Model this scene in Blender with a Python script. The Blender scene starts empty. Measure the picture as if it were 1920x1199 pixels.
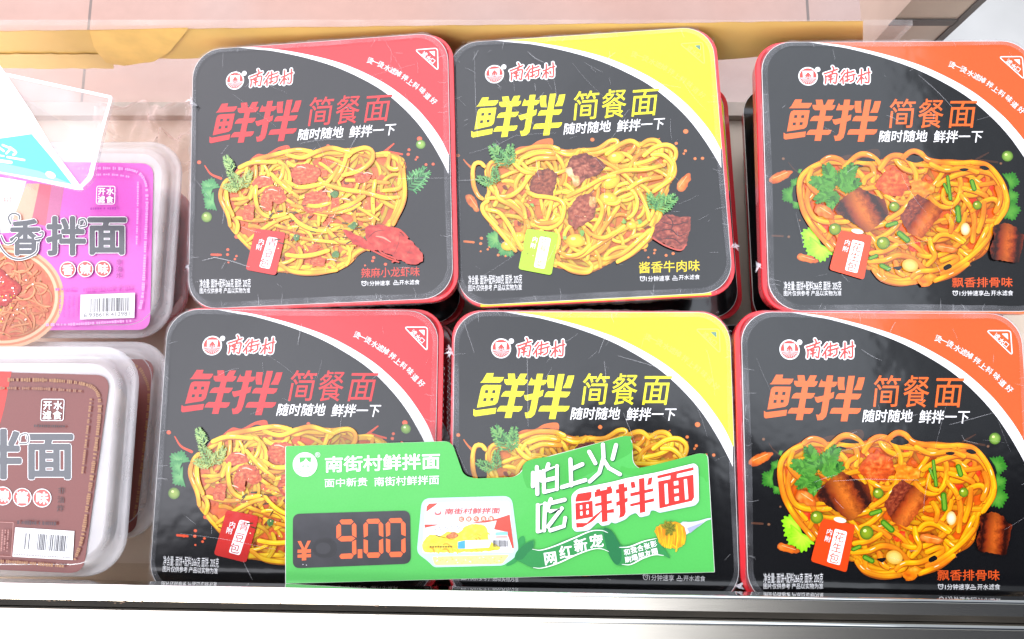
import bpy, math, random
from mathutils import Vector, Matrix, noise
from mathutils.geometry import tessellate_polygon

# ------------------------------------------------------------------ camera
SC = bpy.context.scene
COL = SC.collection
TILT = math.radians(9.0)
ZL = 0.118                       # height of the printed lids above the shelf
CAMZ = ZL + 0.4816
FPX = 1440.0                     # focal length in pixels of the 1920 px wide photo
cam = bpy.data.cameras.new('camera')
cam.sensor_fit = 'HORIZONTAL'; cam.sensor_width = 36.0
cam.lens = 36.0 * FPX / 1920.0
cam.clip_start = 0.01; cam.clip_end = 60
camo = bpy.data.objects.new('camera', cam)
camo.location = (0, 0, CAMZ); camo.rotation_euler = (TILT, 0, 0)
COL.objects.link(camo); SC.camera = camo

# ------------------------------------------------------------------ light
SC.view_settings.view_transform = 'Standard'
SC.view_settings.look = 'None'
SC.view_settings.exposure = 0.0
SC.view_settings.gamma = 1.0
SC.view_settings.use_curve_mapping = False
SUN_EL, SUN_AZ = math.radians(50), math.radians(-138)     # azimuth from +y towards +x
W = bpy.data.worlds.new('World'); SC.world = W; W.use_nodes = True
nt = W.node_tree; nt.nodes.clear()


def N(tree, typ, **kw):
    n = tree.nodes.new(typ)
    for k, v in kw.items():
        setattr(n, k, v)
    return n


def M(tree, op, a, b=None, c=None, clamp=False):
    n = tree.nodes.new('ShaderNodeMath'); n.operation = op; n.use_clamp = clamp
    for i, x in enumerate((a, b, c)):
        if x is None:
            continue
        if isinstance(x, (int, float)):
            n.inputs[i].default_value = x
        else:
            tree.links.new(x, n.inputs[i])
    return n.outputs[0]


def smooth(tree, x, lo, hi):
    n = tree.nodes.new('ShaderNodeMapRange'); n.interpolation_type = 'SMOOTHSTEP'
    tree.links.new(x, n.inputs[0]); n.inputs[1].default_value = lo; n.inputs[2].default_value = hi
    return n.outputs[0]


def world_nodes():
    out = N(nt, 'ShaderNodeOutputWorld'); bg = N(nt, 'ShaderNodeBackground')
    sky = N(nt, 'ShaderNodeTexSky'); sky.sky_type = 'NISHITA'; sky.sun_disc = False
    sky.sun_elevation = SUN_EL; sky.sun_rotation = SUN_AZ
    tc = N(nt, 'ShaderNodeTexCoord'); sep = N(nt, 'ShaderNodeSeparateXYZ')
    nt.links.new(tc.outputs['Generated'], sep.inputs[0])
    dx, dy, dz = sep.outputs
    zz = M(nt, 'MAXIMUM', dz, 0.03)
    px = M(nt, 'DIVIDE', dx, zz); py = M(nt, 'DIVIDE', dy, zz)
    nz = N(nt, 'ShaderNodeTexNoise'); nz.inputs['Scale'].default_value = 2.2; nz.inputs['Detail'].default_value = 5
    nt.links.new(tc.outputs['Generated'], nz.inputs['Vector'])
    cl = smooth(nt, nz.outputs[0], 0.28, 0.72)
    # bright thin overcast over the street, brighter towards the sun on the left
    left = smooth(nt, px, 0.9, -1.2)
    br = M(nt, 'ADD', M(nt, 'MULTIPLY', left, SKY_LEFT), M(nt, 'ADD', M(nt, 'MULTIPLY', cl, 0.35 * SKY_BASE), 0.8 * SKY_BASE))
    # the shop building on the right
    pxn = M(nt, 'ADD', px, M(nt, 'MULTIPLY', M(nt, 'SUBTRACT', nz.outputs[0], 0.5), 0.02))
    wall = smooth(nt, pxn, 0.462, 0.482)
    br = M(nt, 'MULTIPLY', br, M(nt, 'SUBTRACT', 1.0, M(nt, 'MULTIPLY', wall, 0.72)))
    # the shopper and the awning above the counter
    ex = M(nt, 'DIVIDE', M(nt, 'SUBTRACT', px, 0.15), 0.20)
    e2 = M(nt, 'MULTIPLY', ex, ex)
    hump = M(nt, 'SUBTRACT', 0.014, M(nt, 'MULTIPLY', e2, 0.20))
    slope = M(nt, 'ADD', M(nt, 'MULTIPLY', px, 0.22), -0.035)
    edge = M(nt, 'MAXIMUM', hump, M(nt, 'MINIMUM', slope, -0.10))
    wob = M(nt, 'MULTIPLY', M(nt, 'SUBTRACT', nz.outputs[0], 0.5), 0.12)
    dd = M(nt, 'SUBTRACT', M(nt, 'ADD', edge, wob), py)
    man = M(nt, 'MULTIPLY', smooth(nt, dd, -0.012, 0.03), smooth(nt, px, -1.15, -0.8))
    man = M(nt, 'MULTIPLY', man, smooth(nt, py, -2.2, -1.5))
    # to the left of the shopper the bright street behind shows again
    gap = M(nt, 'MULTIPLY', smooth(nt, py, -0.24, -0.40), smooth(nt, px, 0.40, 0.02))
    man = M(nt, 'MULTIPLY', man, M(nt, 'SUBTRACT', 1.0, gap))
    br = M(nt, 'MULTIPLY', br, M(nt, 'SUBTRACT', 1.0, M(nt, 'MULTIPLY', man, 0.97)))
    below = smooth(nt, dz, -0.02, 0.04)
    br = M(nt, 'MULTIPLY', br, M(nt, 'ADD', M(nt, 'MULTIPLY', below, 0.75), 0.25))
    tint = N(nt, 'ShaderNodeMix', data_type='RGBA')
    tint.inputs[6].default_value = (0.89, 0.97, 1.07, 1); tint.inputs[7].default_value = (0.985, 0.955, 1.04, 1)
    nt.links.new(left, tint.inputs[0])
    mul = N(nt, 'ShaderNodeVectorMath', operation='SCALE')
    nt.links.new(tint.outputs[2], mul.inputs[0]); nt.links.new(br, mul.inputs['Scale'])
    mix = N(nt, 'ShaderNodeMix', data_type='RGBA'); mix.inputs[0].default_value = 0.88
    nt.links.new(sky.outputs[0], mix.inputs[6]); nt.links.new(mul.outputs[0], mix.inputs[7])
    nt.links.new(mix.outputs[2], bg.inputs['Color']); bg.inputs['Strength'].default_value = 0.1
    nt.links.new(bg.outputs[0], out.inputs[0])


SKY_BASE, SKY_LEFT = 23.5, 16.0
world_nodes()
sl = bpy.data.lights.new('sun', 'SUN'); sl.energy = 1.0; sl.angle = math.radians(14); sl.color = (1, 0.95, 0.88)
so = bpy.data.objects.new('sun', sl); COL.objects.link(so)
sd = Vector((math.sin(SUN_AZ) * math.cos(SUN_EL), math.cos(SUN_AZ) * math.cos(SUN_EL), math.sin(SUN_EL)))
so.rotation_euler = sd.to_track_quat('Z', 'Y').to_euler()

# ------------------------------------------------------------------ helpers
R = random.Random(7)
CT, ST = math.cos(TILT), math.sin(TILT)


def ray(X, Y):
    yv = (599.5 - Y) / FPX
    return Vector(((X - 960) / FPX, yv * CT + ST, yv * ST - CT))


def at(X, Y, z):
    """point of the photo at a known height"""
    d = ray(X, Y); t = (z - CAMZ) / d.z
    return Vector((d.x * t, d.y * t, z))


def at_wall(X, Y, y):
    d = ray(X, Y); t = y / d.y
    return Vector((d.x * t, y, CAMZ + d.z * t))


def lin(c):
    c = c / 255.0
    return c / 12.92 if c <= 0.04045 else ((c + 0.055) / 1.055) ** 2.4


KEXP = 1.35


def C(r, g, b, k=KEXP):
    return (lin(r) / k, lin(g) / k, lin(b) / k)


def mixc(a, b, t):
    t = max(0.0, min(1.0, t))
    return tuple(x + (y - x) * t for x, y in zip(a, b))


def zoom(s, ox, oy):
    return lambda *p: [(ox + s * x, oy + s * y) for x, y in p]


def catmull(pts, step=4.0, closed=False):
    n = len(pts); out = []
    if n < 3:
        closed = False
    rng = n if closed else n - 1
    for i in range(rng):
        p1 = pts[i]; p2 = pts[(i + 1) % n]
        p0 = pts[(i - 1) % n] if (closed or i > 0) else (2 * p1[0] - p2[0], 2 * p1[1] - p2[1])
        p3 = pts[(i + 2) % n] if (closed or i + 2 < n) else (2 * p2[0] - p1[0], 2 * p2[1] - p1[1])
        L = math.hypot(p2[0] - p1[0], p2[1] - p1[1]); k = max(1, int(L / step))
        for j in range(k):
            t = j / k
            out.append(tuple(0.5 * (2 * p1[a] + (p2[a] - p0[a]) * t + (2 * p0[a] - 5 * p1[a] + 4 * p2[a] - p3[a]) * t * t
                                    + (3 * p1[a] - p0[a] - 3 * p2[a] + p3[a]) * t ** 3) for a in (0, 1)))
    if not closed:
        out.append(tuple(pts[-1]))
    return out


def inside(p, poly):
    x, y = p; r = False; j = len(poly) - 1
    for i in range(len(poly)):
        xi, yi = poly[i]; xj, yj = poly[j]
        if (yi > y) != (yj > y) and x < (xj - xi) * (y - yi) / (yj - yi) + xi:
            r = not r
        j = i
    return r


def rounded(pts, r, n=5):
    """polygon with every corner rounded"""
    out = []; m = len(pts)
    for i in range(m):
        p = Vector(pts[i]).to_2d() if False else Vector((pts[i][0], pts[i][1])); a = Vector((pts[i - 1][0], pts[i - 1][1])); b = Vector((pts[(i + 1) % m][0], pts[(i + 1) % m][1]))
        rr = r[i] if isinstance(r, (list, tuple)) else r
        da = (a - p); db = (b - p); rr = min(rr, da.length * 0.48, db.length * 0.48)
        s = p + da.normalized() * rr; e = p + db.normalized() * rr
        for k in range(n + 1):
            t = k / n
            q = s * (1 - t) ** 2 + p * 2 * t * (1 - t) + e * t * t
            out.append((q.x, q.y))
    return out


def rrect(w, h, r, n=8):
    out = []
    for cx, cy, a0 in ((w / 2 - r, h / 2 - r, 0), (-w / 2 + r, h / 2 - r, 90), (-w / 2 + r, -h / 2 + r, 180), (w / 2 - r, -h / 2 + r, 270)):
        for k in range(n + 1):
            a = math.radians(a0 + 90 * k / n)
            out.append((cx + r * math.cos(a), cy + r * math.sin(a)))
    return out


GLYPH = {}


def glyphs(s, bold=0.0):
    key = (s, bold)
    if key in GLYPH:
        return GLYPH[key]
    cu = bpy.data.curves.new('lettering', 'FONT'); cu.body = s; cu.size = 1.0; cu.offset = bold; cu.resolution_u = 3
    ob = bpy.data.objects.new('lettering', cu); COL.objects.link(ob)
    dg = bpy.context.evaluated_depsgraph_get(); dg.update()
    me = bpy.data.meshes.new_from_object(ob.evaluated_get(dg))
    vs = [(v.co.x, v.co.y) for v in me.vertices]; fs = [tuple(p.vertices) for p in me.polygons]
    bpy.data.objects.remove(ob); bpy.data.curves.remove(cu); bpy.data.meshes.remove(me)
    GLYPH[key] = (vs, fs)
    return GLYPH[key]


SAUCE = C(205, 78, 22)


class Art:
    """flat printed artwork: coloured sheets stacked a few microns apart. Drawn in pixel space, mapped by self.m"""

    def __init__(self, m, z0=0.0, dz=2e-6):
        self.m = m; self.z = z0; self.dz = dz
        self.v = []; self.f = []; self.c = []

    def up(self, k=1):
        self.z += self.dz * k

    def raw(self, pts, faces, cols, z=None):
        z = self.z if z is None else z
        b = len(self.v)
        for i, p in enumerate(pts):
            u, v = self.m(p)
            self.v.append((u, v, z)); self.c.append(cols[i] if isinstance(cols, list) else cols)
        for f in faces:
            a, q, d = (Vector(self.v[b + f[k]]) for k in (0, 1, 2))
            nrm = (q - a).cross(d - a).z
            self.f.append(tuple(b + i for i in (f if nrm >= 0 else reversed(f))))
        self.up()

    def poly(self, pts, col):
        tri = tessellate_polygon([[Vector((x, y, 0)) for x, y in pts]])
        self.raw(pts, [tuple(t) for t in tri], col)

    def ell(self, c, rx, ry, col, rot=0.0, edge=None, n=20, hl=None):
        pts = [c]; cols = [col]; fs = []
        ca, sa = math.cos(rot), math.sin(rot)
        rings = ((0.55, 0.3), (1.0, 1.0)) if edge else ((1.0, 1.0),)
        for fr, t in rings:
            for k in range(n):
                a = 2 * math.pi * k / n
                x, y = rx * fr * math.cos(a), ry * fr * math.sin(a)
                pts.append((c[0] + x * ca - y * sa, c[1] + x * sa + y * ca)); cols.append(mixc(col, edge, t) if edge else col)
        for k in range(n):
            fs.append((0, 1 + k, 1 + (k + 1) % n))
        if edge:
            for k in range(n):
                fs.append((1 + k, 1 + n + k, 1 + n + (k + 1) % n, 1 + (k + 1) % n))
        self.raw(pts, fs, cols)
        if hl:
            self.ell((c[0] - rx * 0.25, c[1] - ry * 0.3), rx * 0.25, ry * 0.22, hl, rot)

    def stroke(self, pts, w, col, step=3.0, taper=False, smoothp=True, cap=True):
        q = catmull(pts, step) if smoothp and len(pts) > 2 else [tuple(p) for p in pts]
        n = len(q); P = []; F = []
        for i, p in enumerate(q):
            a = q[max(0, i - 1)]; b = q[min(n - 1, i + 1)]
            dx, dy = b[0] - a[0], b[1] - a[1]; L = math.hypot(dx, dy) or 1
            t = i / max(1, n - 1)
            ww = (w(t) if callable(w) else w) / 2
            if taper:
                ww *= 0.25 + 0.75 * math.sin(math.pi * min(1, max(0, 0.12 + 0.8 * t)))
            P += [(p[0] - dy / L * ww, p[1] + dx / L * ww), (p[0] + dy / L * ww, p[1] - dx / L * ww)]
        for i in range(n - 1):
            F.append((2 * i, 2 * i + 1, 2 * i + 3, 2 * i + 2))
        self.raw(P, F, col)
        if cap:
            w0 = (w(0) if callable(w) else w) / 2; w1 = (w(1) if callable(w) else w) / 2
            if not taper:
                self.ell(q[0], w0, w0, col, n=10); self.ell(q[-1], w1, w1, col, n=10)

    def strand(self, pts, w, cols, shade=1.0, seed=0.0, step=3.5, stain=0.0):
        """one noodle: cross shading edge / mid / light"""
        q = catmull(pts, step); n = len(q)
        edge, mid, light = cols
        offs = (-1, -0.62, -0.15, 0.3, 0.72, 1)
        P = []; K = []; F = []
        for i, p in enumerate(q):
            a = q[max(0, i - 1)]; b = q[min(n - 1, i + 1)]
            dx, dy = b[0] - a[0], b[1] - a[1]; L = math.hypot(dx, dy) or 1
            nx, ny = -dy / L, dx / L
            if ny > 0:                      # light edge always to the top of the print
                nx, ny = -nx, -ny; fl = -1
            else:
                fl = 1
            wob = noise.noise(Vector((p[0] * 0.05, p[1] * 0.05, seed)))
            g = shade * (1 + 0.22 * wob)
            ww = w / 2 * (1 + 0.12 * noise.noise(Vector((i * 0.15, seed, 3.3))))
            e = 1.0
            if i == 0 or i == n - 1:
                ww *= 0.55
            sa = noise.noise(Vector((p[0] * 0.022, p[1] * 0.022, seed * 1.7))) + 0.10 + stain
            sa = max(0.0, min(0.75, sa * 1.5))
            cs = tuple(mixc(cc, mixc(SAUCE, cc, 0.25), sa) for cc in (edge, mid, mid, mixc(light, mid, 0.5 - 0.5 * wob), mid, mixc(edge, mid, 0.4)))
            row = []
            for o, cc in zip(offs, cs):
                row.append(((p[0] + nx * ww * o, p[1] + ny * ww * o), tuple(min(0.95, ch * g * e) for ch in cc)))
            if fl < 0:
                row.reverse()
            for pp, cc in row:
                P.append(pp); K.append(cc)
        for i in range(n - 1):
            for j in range(5):
                F.append((6 * i + j, 6 * i + j + 1, 6 * i + 7 + j, 6 * i + 6 + j))
        if w > 6:
            sp = [(x + .05 * w, y + .16 * w) for x, y in q]; z_ = self.z
            self.stroke(sp, w * 1.16, mixc(edge, (0.12, 0.035, 0.004), 0.42), smoothp=False, taper=True)
        self.raw(P, F, K)
        h = int(seed * 7919) % 97
        if shade > 0.86 and n > 8 and w > 6 and h < 60:        # wet glint along the strand
            i0 = 2 + h % (n - 6); seg = q[i0:i0 + 4]
            d = (0.18 * w * (1 if h % 2 else 0.3))
            self.stroke([(x, y - d) for x, y in seg], w * 0.16, mixc(light, (0.78, 0.76, 0.62), 0.6), taper=True, smoothp=False)

    def blob(self, outline, fn, rings=9, step=2.5, jit=2.6, sharp=False):
        rings = int(rings * 1.5)
        q = catmull(outline, step, True) if len(outline) > 6 and not sharp else rounded(outline, 3, 2)
        q2 = []
        for i in range(len(q)):          # densify
            a, b = q[i], q[(i + 1) % len(q)]
            k = max(1, int(math.hypot(b[0] - a[0], b[1] - a[1]) / step))
            q2 += [(a[0] + (b[0] - a[0]) * j / k, a[1] + (b[1] - a[1]) * j / k) for j in range(k)]
        q = [(x + jit * noise.noise(Vector((x * .18, y * .18, 2.2))), y + jit * noise.noise(Vector((x * .18, y * .18, 7.7)))) for x, y in q2]; n = len(q)
        cx = sum(p[0] for p in q) / n; cy = sum(p[1] for p in q) / n
        P = [(cx, cy)]; K = [fn((cx, cy), 0.0)]; F = []
        for r in range(1, rings + 1):
            t = r / rings
            for p in q:
                pp = (cx + (p[0] - cx) * t, cy + (p[1] - cy) * t)
                P.append(pp); K.append(fn(pp, t))
        for k in range(n):
            F.append((0, 1 + k, 1 + (k + 1) % n))
        for r in range(rings - 1):
            b = 1 + r * n
            for k in range(n):
                F.append((b + k, b + n + k, b + n + (k + 1) % n, b + (k + 1) % n))
        self.raw(P, F, K)

    def text(self, s, o, ux, uy, col, bold=0.0, shear=0.0):
        """tight bounding box of the text mapped on the parallelogram o, o+ux, o+uy"""
        vs, fs = glyphs(s)
        x0 = min(v[0] for v in vs); x1 = max(v[0] for v in vs); y0 = min(v[1] for v in vs); y1 = max(v[1] for v in vs)
        P = []
        for x, y in vs:
            a = (x - x0) / (x1 - x0); b = (y - y0) / (y1 - y0)
            P.append((o[0] + ux[0] * a + uy[0] * b + shear * b, o[1] + ux[1] * a + uy[1] * b))
        h = math.hypot(*uy)
        self.heavy(P, fs, col, bold * h * 1.1)

    def heavy(self, P, fs, col, d):
        if d < 0.05:
            self.raw(P, fs, col); return
        for k in range(8):
            a = math.pi * k / 4
            self.raw([(x + d * math.cos(a), y + d * math.sin(a)) for x, y in P], fs, col)

    def tbox(self, s, x0, y0, x1, y1, col, bold=0.0, shear=0.0, slope=0.0):
        w = x1 - x0 - shear
        self.text(s, (x0, y1), (w, slope * w), (0, -(y1 - y0)), col, bold, shear)

    def char(self, ch, c, size, ang, col, bold=0.0):
        vs, fs = glyphs(ch); ca, sa = math.cos(ang), math.sin(ang)
        P = []
        for x, y in vs:
            a = (x - 0.5) * size; b = -(y - 0.38) * size
            P.append((c[0] + a * ca - b * sa, c[1] + a * sa + b * ca))
        self.heavy(P, fs, col, bold * size)

    def build(self, name, mat, parent):
        me = bpy.data.meshes.new(name); me.from_pydata(self.v, [], self.f)
        at_ = me.color_attributes.new('Col', 'FLOAT_COLOR', 'POINT')
        flat = []
        for c in self.c:
            flat += [c[0], c[1], c[2], 1.0]
        at_.data.foreach_set('color', flat)
        me.materials.append(mat); me.update()
        o = bpy.data.objects.new(name, me); COL.objects.link(o)
        if parent:
            o.parent = parent
        return o


class MB:
    """solid mesh collector with material slots"""

    def __init__(self):
        self.v = []; self.f = []; self.mi = []; self.mats = []; self.sm = []

    def slot(self, m):
        if m not in self.mats:
            self.mats.append(m)
        return self.mats.index(m)

    def add(self, vs, fs, m, smooth_=False):
        b = len(self.v); self.v += [tuple(v) for v in vs]; s = self.slot(m)
        for f in fs:
            self.f.append(tuple(b + i for i in f)); self.mi.append(s); self.sm.append(smooth_)

    def loft(self, rings, m, cap0=True, cap1=True, smooth_=False):
        """rings: list of lists of (x,y,z) of equal length, counter-clockwise seen from +z, going up"""
        n = len(rings[0]); vs = [p for r in rings for p in r]; fs = []
        for r in range(len(rings) - 1):
            for k in range(n):
                a = r * n + k; b = r * n + (k + 1) % n
                fs.append((a, b, b + n, a + n))
        self.add(vs, fs, m, smooth_)
        if cap0:
            self.add(rings[0], [tuple(reversed(range(n)))], m)
        if cap1:
            self.add(rings[-1], [tuple(range(n))], m)

    def prism(self, pts, z0, z1, m):
        ar = sum(pts[i - 1][0] * pts[i][1] - pts[i][0] * pts[i - 1][1] for i in range(len(pts)))
        if ar < 0:
            pts = list(reversed(pts))
        n = len(pts)
        self.loft([[(x, y, z0) for x, y in pts], [(x, y, z1) for x, y in pts]], m, False, False)
        tri = tessellate_polygon([[Vector((x, y, 0)) for x, y in pts]])
        for z, flip in ((z1, 1), (z0, -1)):
            fs = []
            for t in tri:
                a, b, c = (Vector(pts[i]) for i in t)
                s = (b - a).x * (c - a).y - (b - a).y * (c - a).x
                fs.append(tuple(t) if s * flip > 0 else tuple(reversed(t)))
            self.add([(x, y, z) for x, y in pts], fs, m)

    def box(self, a, b, m):
        self.prism([(a[0], a[1]), (b[0], a[1]), (b[0], b[1]), (a[0], b[1])], a[2], b[2], m)

    def build(self, name, parent=None):
        me = bpy.data.meshes.new(name); me.from_pydata(self.v, [], self.f)
        for m in self.mats:
            me.materials.append(m)
        me.polygons.foreach_set('material_index', self.mi)
        me.polygons.foreach_set('use_smooth', self.sm); me.update()
        o = bpy.data.objects.new(name, me); COL.objects.link(o)
        if parent:
            o.parent = parent
        return o


def empty(name, label, cat, group=None, mat=None, loc=None):
    o = bpy.data.objects.new(name, None); COL.objects.link(o); o.empty_display_size = 0.02
    if mat is not None:
        o.matrix_world = mat
    elif loc is not None:
        o.location = loc
    o['label'] = label; o['category'] = cat
    if group:
        o['group'] = group
    return o


def tag(o, label, cat, group=None):
    o['label'] = label; o['category'] = cat
    if group:
        o['group'] = group
    return o


# ------------------------------------------------------------------ materials
def principled(name):
    m = bpy.data.materials.new(name); m.use_nodes = True
    return m, m.node_tree, m.node_tree.nodes['Principled BSDF']


def noisetex(t, scale, detail=3.0, coord='Object', rough=0.5, stretch=None):
    tc = t.nodes.new('ShaderNodeTexCoord'); n = t.nodes.new('ShaderNodeTexNoise')
    n.inputs['Scale'].default_value = scale; n.inputs['Detail'].default_value = detail; n.inputs['Roughness'].default_value = rough
    src = tc.outputs[coord]
    if stretch:
        mp = t.nodes.new('ShaderNodeMapping'); mp.inputs['Scale'].default_value = stretch
        t.links.new(src, mp.inputs[0]); src = mp.outputs[0]
    t.links.new(src, n.inputs['Vector'])
    return n.outputs[0]


def bump(t, p, h, strength, dist, coat=False):
    b = t.nodes.new('ShaderNodeBump'); b.inputs['Strength'].default_value = strength; b.inputs['Distance'].default_value = dist
    t.links.new(h, b.inputs['Height']); t.links.new(b.outputs[0], p.inputs['Normal'])
    if coat:
        t.links.new(b.outputs[0], p.inputs['Coat Normal'])


def print_mat(name, rough=0.14, coat=0.52, spec=0.42, cr=0.05, wav=0.000034):
    m, t, p = principled(name)
    a = t.nodes.new('ShaderNodeAttribute'); a.attribute_name = 'Col'
    g = noisetex(t, 900, 2)
    mx = t.nodes.new('ShaderNodeMix'); mx.data_type = 'RGBA'; mx.blend_type = 'MULTIPLY'; mx.inputs[0].default_value = 1
    gr = M(t, 'ADD', M(t, 'MULTIPLY', g, 0.16), 0.92)
    cb = t.nodes.new('ShaderNodeCombineColor')
    for i in range(3):
        t.links.new(gr, cb.inputs[i])
    t.links.new(a.outputs['Color'], mx.inputs[6]); t.links.new(cb.outputs[0], mx.inputs[7])
    t.links.new(mx.outputs[2], p.inputs['Base Color'])
    p.inputs['Roughness'].default_value = rough; p.inputs['Specular IOR Level'].default_value = spec
    p.inputs['Coat Weight'].default_value = coat; p.inputs['Coat Roughness'].default_value = cr; p.inputs['Coat IOR'].default_value = 1.6
    w = noisetex(t, 26, 3)
    bump(t, p, w, 1.0, wav * 10, True)
    return m


def plain(name, col, rough=0.4, spec=0.5, metal=0.0, coat=0.0, var=0.12, scale=60, bmp=0.0, bscale=80, trans=0.0, alpha=1.0, stretch=None):
    m, t, p = principled(name)
    n = noisetex(t, scale, 4, stretch=stretch)
    cr = t.nodes.new('ShaderNodeValToRGB')
    cr.color_ramp.elements[0].position = 0.25; cr.color_ramp.elements[1].position = 0.75
    cr.color_ramp.elements[0].color = (*[c * (1 - var) for c in col], 1); cr.color_ramp.elements[1].color = (*[min(1, c * (1 + var)) for c in col], 1)
    t.links.new(n, cr.inputs[0]); t.links.new(cr.outputs[0], p.inputs['Base Color'])
    p.inputs['Roughness'].default_value = rough; p.inputs['Specular IOR Level'].default_value = spec
    p.inputs['Metallic'].default_value = metal; p.inputs['Coat Weight'].default_value = coat
    p.inputs['Transmission Weight'].default_value = trans; p.inputs['Alpha'].default_value = alpha
    if bmp:
        bump(t, p, noisetex(t, bscale, 3, stretch=stretch), 1.0, bmp)
    return m


PRINT = print_mat('glossy_print')
CARD = print_mat('card_print', rough=0.3, coat=0.3, spec=0.4, cr=0.12, wav=0.00003)
LABEL = print_mat('label_print', rough=0.3, coat=0.35, spec=0.4, cr=0.15)
RED = plain('red_plastic', (0.60, 0.022, 0.030), 0.22, 0.5, coat=0.4, var=0.08)
BLACK = plain('black_plastic', (0.012, 0.010, 0.010), 0.18, 0.5, coat=0.4, bmp=0.0003, bscale=40)
YELLOWF = plain('yellow_card', (0.70, 0.55, 0.004), 0.3)
ORANGEF = plain('orange_card', (0.65, 0.13, 0.02), 0.3)
REDF = plain('red_card', (0.62, 0.03, 0.03), 0.3)
PLATE = plain('white_card_edge', (0.75, 0.74, 0.72), 0.6)


def clear_mat(name, tint, frac, rough=0.08, rim=0.5):
    """clear plastic: a mix of see-through and milky, gloss on top"""
    m = bpy.data.materials.new(name); m.use_nodes = True; t = m.node_tree; t.nodes.clear()
    out = t.nodes.new('ShaderNodeOutputMaterial')
    tr = t.nodes.new('ShaderNodeBsdfTransparent'); tr.inputs[0].default_value = (*[0.9 + 0.1 * c for c in tint], 1)
    p = t.nodes.new('ShaderNodeBsdfPrincipled'); p.inputs['Base Color'].default_value = (*tint, 1)
    p.inputs['Roughness'].default_value = rough; p.inputs['Coat Weight'].default_value = 0.5
    lw = t.nodes.new('ShaderNodeLayerWeight'); lw.inputs[0].default_value = 0.35
    n = noisetex(t, 30, 3)
    f = M(t, 'ADD', M(t, 'ADD', M(t, 'MULTIPLY', lw.outputs['Facing'], rim), frac), M(t, 'MULTIPLY', M(t, 'SUBTRACT', n, 0.5), 0.25), clamp=True)
    mx = t.nodes.new('ShaderNodeMixShader')
    t.links.new(f, mx.inputs[0]); t.links.new(tr.outputs[0], mx.inputs[1]); t.links.new(p.outputs[0], mx.inputs[2])
    b = t.nodes.new('ShaderNodeBump'); b.inputs['Distance'].default_value = 0.0006; t.links.new(noisetex(t, 55, 3), b.inputs['Height'])
    t.links.new(b.outputs[0], p.inputs['Normal'])
    t.links.new(mx.outputs[0], out.inputs[0])
    return m


FILM = clear_mat('clear_film', (0.92, 0.92, 0.95), 0.30, 0.1, 0.4)
WRAPF = clear_mat('wrinkled_wrap', (0.85, 0.86, 0.90), 0.06, 0.08, 0.10)
SCRATCH = clear_mat('film_crease', (0.9, 0.9, 0.92), 0.17, 0.25, 0.0)
LIDP = clear_mat('milky_lid_plastic', (0.84, 0.82, 0.83), 0.30, 0.05, 0.6)
PANEP = clear_mat('clear_lid_panel', (0.92, 0.90, 0.92), 0.30, 0.1, 0.5)
ACRYL = clear_mat('clear_acrylic', (0.92, 0.90, 0.94), 0.08, 0.03, 0.15)
ACRYLE = plain('bright_acrylic_edge', (0.9, 0.9, 0.92), 0.2)
BAGM = clear_mat('pink_bag_film', (0.90, 0.66, 0.60), 0.16, 0.12, 0.35)
GLASS = clear_mat('pane_glass', (0.93, 0.93, 0.90), 0.05, 0.02, 0.15)

# ------------------------------------------------------------------ lid geometry
LW = 0.175; ASP = 1.0164; LH = LW * ASP; LR = 0.0195; HB = 0.056
BOX = {  # x, y, turn, height offset, lean x, lean y
    'red_back': (-0.1271, 0.1762, 1.58, -0.0016, 5.03, 2.13),
    'yellow_back': (0.0490, 0.1783, 2.54, 0.0030, 2.72, 2.22),
    'orange_back': (0.2506, 0.1696, -0.54, 0.0097, 1.57, 2.36),
    'red_front': (-0.1357, -0.0049, -0.33, -0.0106, -0.18, 0.84),
    'yellow_front': (0.0506, -0.0076, -0.22, -0.0022, 0.01, 0.99),
    'orange_front': (0.2307, -0.0092, -0.44, 0.0018, 0.32, 2.71),
}


def box_frame(k):
    x, y, a, z, tx, ty = BOX[k]; a, tx, ty = (math.radians(q) for q in (a, tx, ty))
    ex = Vector((math.cos(a), math.sin(a), tx)).normalized()
    ey = Vector((-math.sin(a), math.cos(a), ty))
    n = ex.cross(ey).normalized(); ey = n.cross(ex)
    c = Vector((x, y, ZL + z))
    o = c - n * HB
    return Matrix(((ex.x, ey.x, n.x, o.x), (ex.y, ey.y, n.y, o.y), (ex.z, ey.z, n.z, o.z), (0, 0, 0, 1))), c, ex, ey, n


def lidmap(k):
    _, c, ex, ey, n = box_frame(k)
    e = Vector((0, 0, CAMZ))

    def f(p):
        d = ray(*p); t = (c - e).dot(n) / d.dot(n)
        q = e + d * t - c
        return (q.dot(ex), q.dot(ey))
    return f


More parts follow.
